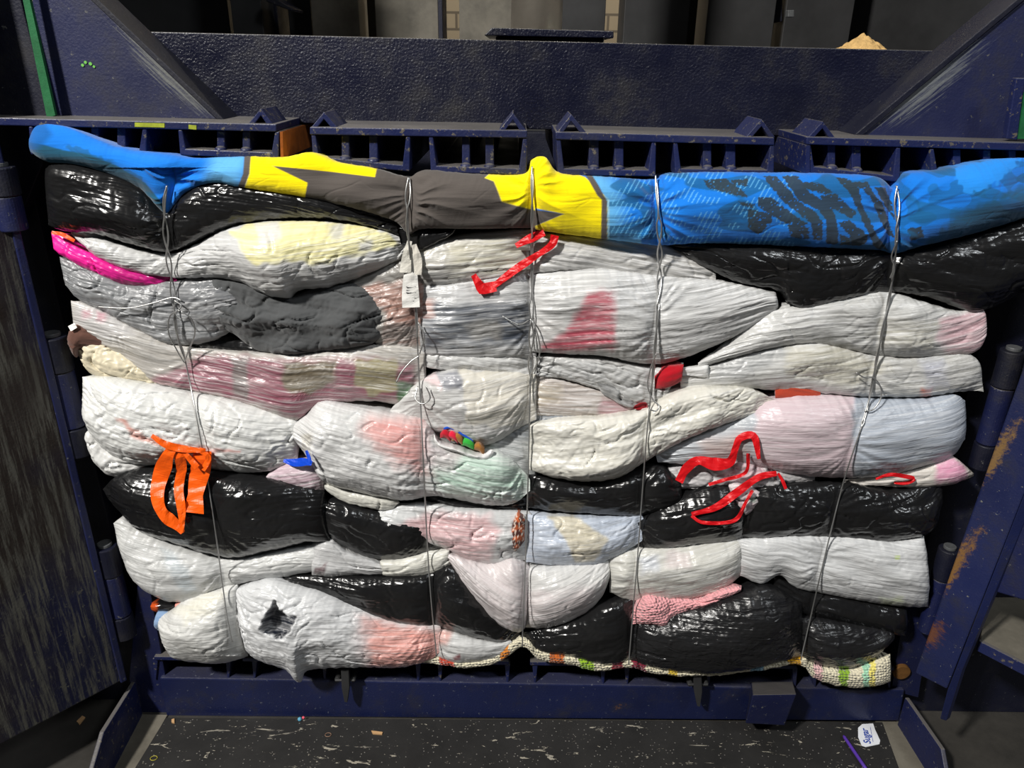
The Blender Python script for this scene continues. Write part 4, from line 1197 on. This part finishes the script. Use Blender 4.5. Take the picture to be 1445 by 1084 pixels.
# --- row 5
bag('white bag at left under the big black bag', [(160, 738), (172, 733), (200, 746), (255, 768), (322, 786), (390, 776), (468, 762)], [(168, 770), (186, 812), (215, 838), (248, 850), (285, 846), (330, 826), (400, 814), (468, 804)],
    L=2.1, bulge=0.32, col=(0.66, 0.665, 0.65), film=0.3, streak=1.1, crk=0.4, blobs=[([(225, 770), (255, 790), (280, 835), (262, 838), (235, 800)], s2l((190, 204, 212)), 6, 0.6)])
bag('grey-white torn film bag with maroon cloth peeking out, left of the second wire', [(440, 768), (466, 758), (490, 778), (540, 796)], [(440, 812), (470, 814), (500, 812), (548, 810)], L=2.3, bulge=0.28, col=(0.56, 0.56, 0.56), crk=0.7, film=0.3, blobs=[([(442, 800), (466, 796), (456, 812), (440, 812)], s2l((80, 24, 36)), 1.5, 1.0)])
bag('cream white bag end left of the second wire above the black bag', [(536, 792), (560, 790), (600, 782), (634, 776)], [(540, 812), (560, 814), (600, 812), (636, 798)], L=2.5, bulge=0.35, col=(0.72, 0.71, 0.64), crk=0.8, film=0.2)
bag('bag with pink quilted cloth showing through between second and third wires',
    [(526, 728), (545, 716), (600, 712), (650, 716), (700, 720), (750, 724)], [(538, 746), (560, 758), (600, 766), (632, 776), (655, 788), (690, 796), (720, 794), (750, 790)],
    L=2.2, bulge=0.26, col=(0.58, 0.59, 0.59), film=0.25, crk=1.1, blobs=[([(600, 726), (690, 726), (704, 750), (690, 792), (650, 786), (610, 765), (575, 760), (560, 745)], s2l((232, 186, 188)), 8, 0.9)])
bag('brown and orange patterned scarf tucked by the third wire', [(722, 742), (730, 728), (741, 732)], [(720, 770), (728, 778), (740, 764)], L=3.4, bulge=0.35, m='cloth', name='patterned_scarf', cat='scarf', group='clothes poking out of the bale', film=0, crk=0.3, rag=0,
    colorfn=lambda x, y, c: np.where((np.abs(noise(x / 6, y / 6, 77)) < 0.10)[:, None], np.array(s2l((236, 222, 206))), np.where((noise(x / 7, y / 7, 78) > 0.05)[:, None], np.array(s2l((180, 90, 50))), np.array(s2l((78, 40, 34))))))
PL = s2l((172, 190, 212))


def plaid(x, y, c):
    a = 0.5 + 0.5 * np.sin((x * 0.98 + y * 0.2) * 0.9)
    b_ = 0.5 + 0.5 * np.sin((y * 0.98 - x * 0.2) * 0.9)
    c = np.tile(np.array(s2l((196, 206, 222))), (len(x), 1)) * (1 - 0.16 * (a + b_)[:, None] * 0.5)
    k = sst(3, -3, poly_sd(x + 4 * noise(x / 12, y / 12, 3), y, [(772, 728), (812, 728), (860, 762), (838, 792), (812, 794), (800, 765)]))
    cr = np.array(s2l((216, 208, 186))) * (1 - 0.15 * (b_)[:, None])
    return c * (1 - k[:, None]) + cr * k[:, None]


bag('pale blue and cream checked bag between third and fourth wires', [(742, 726), (790, 728), (850, 730), (908, 728)], [(742, 794), (790, 798), (840, 796), (880, 780), (908, 762)], L=2.3, bulge=0.30, colorfn=plaid, film=0.2, crk=0.9)
bag('pinkish white bag drawn to a point at the third wire above the black bags', [(626, 780), (650, 786), (690, 796), (722, 786), (748, 800)], [(634, 792), (662, 838), (700, 878), (735, 892), (748, 862)],
    L=2.6, bulge=0.34, col=s2l((226, 216, 216)), film=0.3, streak=1.3)
bag('rounded white bag right of the third wire below the checked bag', [(740, 800), (790, 796), (840, 792), (860, 790)], [(738, 886), (770, 886), (810, 874), (845, 848), (862, 812)], L=2.2, bulge=0.36, col=(0.68, 0.675, 0.66), film=0.3, streak=1.1,
    blobs=[([(742, 835), (800, 835), (840, 830), (830, 870), (742, 886)], s2l((224, 212, 212)), 10, 0.8)])
bag('cream white bag with faint pastel print right of the fourth wire', [(860, 786), (890, 776), (940, 770), (1000, 764), (1046, 760)], [(860, 836), (890, 848), (940, 848), (990, 842), (1020, 832), (1046, 812)], L=2.3, bulge=0.30, col=(0.70, 0.69, 0.63), film=0.35, streak=1.3, crk=0.3,
    blobs=[([(900, 788), (930, 784), (930, 806), (905, 808)], s2l((208, 214, 226)), 6, 0.7), ([(940, 780), (975, 778), (975, 800), (940, 802)], s2l((232, 214, 214)), 6, 0.6)])
bag('wide white bag at lower right with a small lime spot',
    [(1040, 762), (1090, 756), (1150, 754), (1210, 756), (1262, 762), (1304, 756)], [(1042, 812), (1075, 824), (1100, 812), (1125, 830), (1175, 840), (1230, 850), (1280, 856), (1310, 857)],
    L=2.7, bulge=0.26, col=(0.70, 0.71, 0.715), film=0.35, streak=1.5, crk=0.2, blobs=[([(1261, 783), (1270, 780), (1270, 788), (1262, 790)], s2l((214, 240, 110)), 1.2, 0.9), ([(1245, 846), (1275, 840), (1275, 856), (1245, 856)], s2l((222, 236, 170)), 6, 0.6)])
# --- row 6
black('black bag above the coral-tinted bag, left of the second wire', [(380, 822), (420, 812), (480, 812), (560, 812), (625, 806)], [(400, 832), (450, 846), (500, 862), (560, 880), (625, 888)], L=2.3, bulge=0.3, streak=1.2, lump=1.3)
black('black bag right of the second wire under the pinkish white bag', [(604, 808), (635, 796), (665, 820), (705, 870), (735, 895)], [(608, 884), (640, 892), (675, 902), (710, 906), (735, 900)], L=2.2, bulge=0.32, crk=0.5, lump=1.4)
bag('white knotted bag at the bottom left corner beside the first wire', [(222, 872), (240, 862), (262, 846), (300, 832), (335, 824)], [(238, 904), (245, 926), (275, 934), (315, 936), (350, 926)], L=2.7, bulge=0.36, col=(0.74, 0.74, 0.71), film=0.3, streak=1.3, crk=0.7,
    blobs=[([(245, 862), (290, 836), (320, 836), (300, 862), (262, 880)], s2l((232, 228, 208)), 8, 0.7)])
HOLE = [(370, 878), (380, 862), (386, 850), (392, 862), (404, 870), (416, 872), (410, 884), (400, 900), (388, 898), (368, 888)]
bag('big pale grey-white bag with a torn hole and coral patch at the bottom',
    [(322, 846), (340, 828), (380, 816), (410, 822), (450, 832), (500, 852), (560, 876), (622, 884)], [(340, 880), (350, 918), (372, 934), (405, 945), (424, 963), (436, 946), (500, 942), (560, 942), (600, 934), (622, 920)],
    L=2.9, bulge=0.30, col=(0.68, 0.69, 0.70), film=0.25, streak=0.9, crk=1.2,
    blobs=[([(512, 872), (560, 882), (622, 890), (622, 936), (560, 944), (520, 944), (515, 910)], s2l((240, 160, 146)), 12, 0.9), ([(500, 868), (530, 874), (520, 935), (500, 925)], s2l((222, 200, 200)), 12, 0.5)],
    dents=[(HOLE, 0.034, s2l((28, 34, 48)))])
bag('white bag with faint coral tint right of the second wire at the bottom', [(614, 884), (640, 892), (675, 902), (708, 908), (722, 904)], [(616, 926), (640, 936), (670, 936), (700, 928), (722, 912)], L=2.6, bulge=0.33, col=(0.68, 0.68, 0.67), film=0.3, crk=0.5,
    blobs=[([(614, 882), (640, 890), (632, 912), (614, 908)], s2l((240, 170, 156)), 6, 0.8), ([(636, 926), (648, 924), (650, 930), (640, 932)], s2l((140, 20, 40)), 1.5, 0.9)])
bag('small faded denim scrap at the bottom left edge', [(220, 870), (225, 862), (245, 864), (256, 866)], [(221, 886), (228, 890), (240, 886), (256, 880)], L=2.3, bulge=0.3, m='cloth', col=s2l((122, 150, 186)), film=0.1, name='denim_scrap', cat='denim', group='clothes poking out of the bale', crk=0.5)
black('tiny black and orange scrap above the denim at the bottom left', [(214, 850), (230, 850), (262, 856)], [(216, 862), (232, 866), (262, 868)], L=1.6, bulge=0.4, blobs=[([(212, 850), (222, 850), (222, 864), (214, 864)], s2l((200, 80, 30)), 1.5, 0.9)])
bag('salmon cloth scrap above the knotted white bag', [(248, 850), (262, 846), (276, 848)], [(250, 860), (262, 866), (276, 858)], L=1.9, bulge=0.4, m='fleece', col=s2l((226, 150, 136)), film=0, name='salmon_cloth', cat='cloth', group='clothes poking out of the bale', crk=0.3)
black('black bag between third and fourth wires at the bottom', [(736, 894), (770, 886), (815, 872), (850, 850), (890, 844), (900, 850)], [(736, 904), (760, 922), (810, 930), (850, 938), (885, 932), (900, 900)], L=2.5, bulge=0.28, streak=1.4, crk=0.5, lump=1.4)
black('textured black bag swelling under the pink scarf at the bottom', [(886, 880), (930, 866), (990, 850), (1040, 832), (1085, 826), (1132, 850)], [(888, 932), (930, 944), (985, 950), (1040, 946), (1090, 936), (1132, 926)], L=2.8, bulge=0.34, m='mesh', col=(0.012, 0.012, 0.013), streak=1.3, crk=1.2, lump=1.3)
black('black bag tucked under the wide white bag at lower right', [(1090, 812), (1130, 828), (1180, 838), (1240, 850), (1280, 856)], [(1095, 850), (1130, 866), (1180, 880), (1230, 890), (1278, 898)], L=1.9, bulge=0.28, streak=1.0)
black('rounded black bag at the bottom right above the crochet blanket end', [(1122, 870), (1150, 872), (1200, 878), (1245, 886), (1262, 894)], [(1128, 928), (1160, 940), (1200, 942), (1235, 926), (1262, 900)], L=2.5, bulge=0.32, m='mesh', col=(0.014, 0.014, 0.015), streak=1.2, crk=0.6)
bag('dusty pink knitted scarf squeezed out right of the fourth wire', [(890, 872), (900, 852), (915, 840), (950, 846), (985, 846), (1015, 832), (1046, 826)], [(890, 882), (915, 880), (938, 884), (948, 872), (985, 860), (1015, 848), (1046, 832)],
    L=3.6, bulge=0.5, m='knit', col=s2l((232, 164, 168)), film=0, name='knitted_scarf', cat='scarf', group='clothes poking out of the bale', crk=1.0, streak=0.3, lump=1.5)


# --- crochet blanket along the bottom
def crochet(x, y, c):
    c = np.tile(np.array(s2l((226, 218, 190))), (len(x), 1))
    for x0, x1, col in ((620, 640, (190, 70, 50)), (706, 718, (216, 130, 40)), (776, 796, (186, 96, 40)), (818, 838, (150, 190, 40)), (864, 880, (150, 30, 50)), (892, 912, (130, 24, 50)),
                        (944, 956, (222, 190, 60)), (1060, 1078, (120, 160, 180)), (1112, 1130, (232, 170, 30)), (1148, 1160, (236, 190, 190)), (1184, 1197, (138, 178, 50)), (1218, 1226, (170, 226, 190)), (1227, 1235, (240, 226, 120))):
        xx = x + 3 * noise(x / 6, y / 6, 51)
        k = ((xx > x0) & (xx < x1)).astype(float)
        c = c * (1 - k[:, None]) + np.array(s2l(col)) * k[:, None]
    return c


pillow('crochet_blanket', 'cream crochet blanket with coloured stripes folded under the bottom of the bale', 'crochet blanket',
       [(585, 922), (620, 926), (660, 930), (700, 922), (736, 898), (760, 914), (810, 924), (850, 930), (886, 928), (930, 938), (985, 944), (1060, 938), (1126, 924), (1150, 936), (1195, 942), (1235, 930), (1256, 922)],
       [(590, 932), (620, 938), (660, 942), (700, 936), (738, 914), (760, 930), (810, 940), (850, 947), (888, 942), (930, 952), (985, 954), (1060, 948), (1126, 938), (1150, 958), (1195, 970), (1235, 968), (1257, 962)],
       L=2.3, bulge=0.5, m='knit', colorfn=crochet, film=0, streak=0.1, crk=0.3, lump=0.8, fan=0.4, rag=1.5, expo=0.5, res=0.0016)

# ================================================================== ribbons, tags, wires


def dens(path, step=3.0):
    p = np.array(path, float)
    s = np.concatenate([[0], np.cumsum(np.hypot(*(p[1:] - p[:-1]).T))])
    n = max(int(s[-1] / step), 4)
    return resample(path, n)


def ribbon(name, path, widths, col, off=0.004, parent=None, label=None, cat=None, group=None, soft=True, curl=0.0003, m='ribbon'):
    p = dens(path) if soft else np.array([(a[0] * (1 - t) + b_[0] * t, a[1] * (1 - t) + b_[1] * t) for a, b_ in zip(path[:-1], path[1:]) for t in np.linspace(0, 1, 8, endpoint=False)] + [path[-1]], float)
    n = len(p)
    w = np.interp(np.linspace(0, 1, n), np.linspace(0, 1, len(widths)), widths)
    d = np.gradient(p, axis=0)
    d /= np.hypot(d[:, 0], d[:, 1])[:, None] + 1e-9
    nr = np.stack([-d[:, 1], d[:, 0]], 1)
    mid = on_surf([tuple(q) for q in p], off * 0.6, 4)
    dd = (mid - CAM) @ _F
    w = w * 1.2 * (0.72 + 0.28 * np.abs(np.sin(np.linspace(0, 1, n) * n * 0.11 + len(path))))
    rows = []
    K = 5
    for k in range(K):
        t = (k / (K - 1) - 0.5)
        q = p + nr * (w * t)[:, None]
        depth_ = dd - curl * (1 - 4 * t * t) + 0.0035 * noise(np.arange(n) / 5.0, 0.3, 5) * t * 2 + 0.0012 * noise(np.arange(n) / 2.5, k * 0.9, 6)
        rows.append(np.array([CAM + ray(x, y) / F_ * z for (x, y), z in zip(q, depth_)]))
    Fv = np.stack(rows, 1)
    bkv = Fv + (_F * 0.0006)
    V = np.concatenate([Fv, bkv[:, ::-1]], 1)
    nv = 2 * K
    i = np.arange(n - 1)[:, None]
    j = np.arange(nv)[None, :]
    j2 = (j + 1) % nv
    qd = np.stack([i * nv + j, (i + 1) * nv + j, (i + 1) * nv + j2, i * nv + j2], -1).reshape(-1, 4).tolist()
    qd.append(list(range(nv)))
    qd.append(list(reversed(range((n - 1) * nv, n * nv))))
    me = bpy.data.meshes.new(name)
    me.from_pydata(V.reshape(-1, 3).tolist(), [], qd)
    me.update()
    uvl = me.uv_layers.new(name='UVMap')
    for lp in me.loops:
        r_, k = divmod(lp.vertex_index, nv)
        uvl.data[lp.index].uv = (r_ * 0.003, k * 0.004)
    ca = me.color_attributes.new('Col', 'FLOAT_COLOR', 'POINT')
    ca.data.foreach_set('color', np.tile(np.array(list(col) + [1.0]), len(me.vertices)))
    o = link(name, me, M[m], parent, False)
    if parent is None: tag(o, label, cat, group)
    elif label: o['label'] = label
    return o


ORG, RED, BLU = s2l((240, 92, 14)), s2l((206, 18, 26)), s2l((14, 70, 200))
t = empty('bag_tie_handles', tuple(at(250, 640, -0.08)), 'bright orange drawstring handles hanging over the big black bag', 'tie handle', 'bag ties on the bale face')
ribbon('knot', [(214, 615), (235, 628), (262, 634), (290, 636)], [5, 9, 10, 6], ORG, 0.006, t)
ribbon('loop', [(243, 632), (234, 650), (222, 692), (228, 722), (250, 742), (258, 752)], [15, 22, 17, 17, 18, 6], ORG, 0.008, t)
ribbon('loop', [(250, 634), (256, 660), (252, 690), (256, 720), (257, 752)], [12, 16, 12, 10, 5], ORG, 0.011, t)
ribbon('loop', [(256, 634), (268, 648), (278, 660)], [6, 8, 8], ORG, 0.012, t)
ribbon('loop', [(286, 636), (283, 662), (277, 690), (273, 724)], [22, 24, 24, 26], ORG, 0.014, t)
ribbon('loop', [(280, 634), (294, 646), (286, 664)], [8, 8, 6], ORG, 0.016, t)
t = empty('bag_tie_handles', tuple(at(740, 350, -0.08)), 'red ribbon handles hooked round the third wire under the yellow blanket part', 'tie handle', 'bag ties on the bale face')
ribbon('loop', [(728, 347), (745, 338), (768, 328)], [8, 12, 8], RED, 0.008, t)
ribbon('loop', [(783, 332), (778, 346), (752, 364), (725, 382), (694, 406)], [10, 9, 10, 9, 8], RED, 0.010, t)
ribbon('tail', [(668, 388), (680, 408), (700, 404)], [9, 14, 12], RED, 0.012, t, soft=False)
t = empty('bag_tie_handles', tuple(at(1040, 660, -0.08)), 'tangled red drawstring handles over the black bags at lower right', 'tie handle', 'bag ties on the bale face')
ribbon('loop', [(958, 680), (968, 662), (985, 650), (1008, 655), (1030, 652), (1038, 632), (1045, 618), (1064, 616), (1071, 648)], [12, 14, 10, 16, 13, 9, 9, 8, 5], RED, 0.006, t)
ribbon('loop', [(1096, 668), (1070, 674), (1040, 695), (1010, 716), (976, 726)], [6, 11, 10, 9, 6], RED, 0.012, t)
ribbon('loop', [(976, 728), (990, 737), (1020, 738), (1040, 732), (1052, 710), (1062, 692)], [5, 5, 4, 5, 5, 4], RED, 0.012, t)
ribbon('loop', [(1000, 684), (1020, 678), (1052, 667), (1056, 640)], [4, 4, 5, 5], RED, 0.010, t)
ribbon('loop', [(1098, 668), (1104, 678), (1109, 690)], [4, 5, 4], RED, 0.008, t)
rb = ribbon('red_drawstring', [(1236, 676), (1255, 670), (1275, 672), (1290, 676), (1278, 682), (1262, 681)], [3, 5, 5, 5, 4, 4], RED, 0.006, None, 'short red drawstring loop beside the pink-tipped bag', 'drawstring', 'bag ties on the bale face')
t = empty('blue_tie', tuple(at(428, 650, -0.08)), 'blue plastic tie at the neck of the pink gathered bag', 'tie', 'bag ties on the bale face')
ribbon('band', [(400, 650), (415, 653), (430, 652), (440, 654)], [4, 9, 10, 6], BLU, 0.010, t)
ribbon('tail', [(432, 636), (436, 646), (438, 655)], [4, 6, 4], BLU, 0.012, t)
rb = ribbon('orange_strip', [(73, 328), (88, 331), (105, 340)], [5, 6, 4], s2l((250, 90, 40)), 0.006, None, 'orange film strip on the magenta bag at the left edge', 'film strip', 'bag ties on the bale face')
rb = ribbon('label_scrap', [(98, 464), (107, 459)], [7, 7], (0.75, 0.73, 0.70), 0.006, None, 'tiny white label scrap on the brown fleece', 'label', 'clothing tags on the bale face')
t = empty('towel_corner', tuple(at(581, 380, -0.1)), 'grey-white twisted towel corner hanging at the second wire with a care label', 'towel')
ribbon('towel_strip', [(578, 340), (574, 360), (572, 385)], [8, 12, 14], (0.60, 0.58, 0.52), 0.009, t, m='cloth')
ribbon('towel_strip', [(584, 345), (589, 365), (590, 388)], [8, 12, 8], (0.55, 0.52, 0.46), 0.011, t, m='cloth')
lb = ribbon('care_label', [(580, 376), (579, 405), (580, 434)], [20, 20, 21], (0.62, 0.61, 0.58), 0.009, t, curl=0.001, m='cloth')
for k in range(7):
    ribbon('print_line', [(573, 405 + 4 * k), (587 - 3 * (k % 2), 405 + 4 * k)], [1.2, 1.2], (0.16, 0.16, 0.16), 0.012, t, curl=0)

# wires
GW = 'baling wires holding the bale'
LAB = ['twisted baling wire, leftmost, with a large knot at mid height', 'baling wire beside the hanging towel corner', 'baling wire through the middle of the bale, crossing the red ribbon',
       'baling wire crossing the crumpled off-white bag', 'baling wire, rightmost, with a curled tail over the pink and blue-grey bag']
LOOPS = [
    [[(138, 433), (180, 435), (215, 428), (243, 420), (256, 424)], [(246, 424), (256, 432), (248, 442), (256, 452)],
     [(254, 438), (240, 446), (238, 470), (250, 495), (260, 512)], [(256, 440), (270, 450), (275, 470), (266, 495), (260, 512)]],
    [[(559, 540), (566, 526), (580, 510), (592, 502)], [(590, 545), (586, 562), (596, 570), (607, 562), (601, 545)], [(590, 455), (599, 475), (592, 500)]],
    [[(709, 446), (722, 454), (735, 458), (746, 452)], [(748, 450), (756, 464), (762, 490), (758, 512), (750, 528)]],
    [[(926, 500), (918, 520), (914, 545), (922, 565), (930, 572), (926, 580), (916, 578)]],
    [[(1208, 526), (1220, 533), (1232, 533), (1242, 545), (1243, 562), (1232, 578), (1220, 580)], [(1266, 340), (1258, 362), (1262, 376), (1256, 392)]]]
TW = [(262, 500), (255, 470), (240, 540), (248, 560), (255, 600)]
for k, w in enumerate(WIRES):
    e = empty('baling_wire', tuple(at(w[-1][0], w[-1][1], -0.04)), LAB[k], 'wire', GW)
    p = dens(w, 1.6)
    P = on_surf([tuple(q) for q in p], 0.0, 11, 1)
    y0, y1 = TW[k]
    for sgn in (1, -1):
        ph = np.cumsum(np.r_[0, np.linalg.norm(P[1:] - P[:-1], axis=1)]) / 0.016
        amp = np.where(p[:, 1] < y1, 0.0013 + 0.0022 * (np.sin(ph * 0.21 + k * 2) > 0.55), 0.0)
        amp = np.convolve(np.pad(amp, 2, 'edge'), np.ones(5) / 5, 'valid')
        q = P.copy()
        q[:, 0] += sgn * amp * np.sin(ph)
        q[:, 1] += sgn * amp * 0.5 * np.cos(ph) - 0.001
        if sgn < 0:
            sel = p[:, 1] < y1 + 15
            q = q[sel]
        MB().tube(q, 0.00125, 8).build('strand', M['wire'], e, 0, True)
    for lp in LOOPS[k]:
        d = dens(lp, 2.0)
        q = on_surf([tuple(a) for a in d], 0.004, 6, 2, 2)
        MB().tube(q, 0.00115, 8).build('loose_end', M['wire'], e, 0, True)

# small litter on the board and the sawdust heap on the ram
e = empty('pompom_toy', tuple(atz(424, 1016, 0.01)), 'tiny blue and pink bead pair on the floor board edge', 'bead')
for (x, y, r_, c_) in ((423, 1015, 0.0042, 'bead_blue'), (428, 1013, 0.003, 'bead_pink')):
    M[c_] = simple(c_, s2l((90, 160, 190)) if 'blue' in c_ else s2l((230, 90, 110)), 0.6)
    bm = bmesh.new()
    bmesh.ops.create_icosphere(bm, subdivisions=3, radius=r_)
    p = atz(x, y, 0.008 + r_)
    for v in bm.verts:
        v.co *= 1 + 0.12 * math.sin(v.co.x * 1900) * math.cos(v.co.z * 1700)
        v.co += Vector(p)
    me = bpy.data.meshes.new('bead')
    bm.to_mesh(me)
    bm.free()
    link('bead', me, M[c_], e)
cx = at(1216, 66, 0.19)
bm = bmesh.new()
bmesh.ops.create_grid(bm, x_segments=60, y_segments=60, size=0.048)
for v in bm.verts:
    r_ = v.co.length * 1.4
    v.co.z = max(0, 0.028 * (1 - (r_ / 0.062)) + 0.003 * float(noise(v.co.x * 120, v.co.y * 120, 3))) - 0.001
bmesh.ops.solidify(bm, geom=bm.faces[:], thickness=-0.002)
me = bpy.data.meshes.new('sawdust_heap')
bm.to_mesh(me)
bm.free()
sh = link('sawdust_heap', me, M['sawdust'])
sh.location = (cx[0], 0.19, at(1216, 74, 0.19)[2])
tag(sh, 'small heap of tan sawdust on top of the press beam at right', 'sawdust', kind='stuff')

# bits of litter
def ring(label, x, y, r_, c_, nm):
    m_ = simple(nm + '_stuff', s2l(c_), 0.6)
    p = atz(x, y, 0.0095)
    o = MB().tube([p + np.array([r_ * math.cos(a), 0.8 * r_ * math.sin(a), 0]) for a in np.linspace(0, 6.1, 24)], 0.0006, 6).build(nm, m_, None, 0, True)
    tag(o, label, 'rubber band')


ring('yellow rubber band on the floor board, bottom left', 217, 1070, 0.0065, (170, 160, 50), 'rubber_band')
ring('tan rubber band on the floor board below the left latch hook', 463, 1037, 0.006, (140, 110, 90), 'rubber_band')
M['chip'] = simple('wood_chip', s2l((190, 150, 105)), 0.8)
for lab, pts, z in (('wood chip lying left of the guide plate near the door', [(108, 1018), (116, 1010), (120, 1012), (112, 1022)], 0.004), ('wood chip on the floor by the lower hinge', [(169, 978), (175, 968), (178, 970), (173, 980)], 0.004),
                    ('tan wood sliver on the floor board below the coral-tinted bag', [(524, 1031), (540, 1033), (539, 1036), (526, 1035)], 0.011), ('orange crumb on the floor board at the left corner', [(242, 1015), (246, 1014), (246, 1020), (242, 1019)], 0.011)):
    tag(z_plate('wood_chip', pts, z, 0.003, 'chip'), lab, 'wood chip')
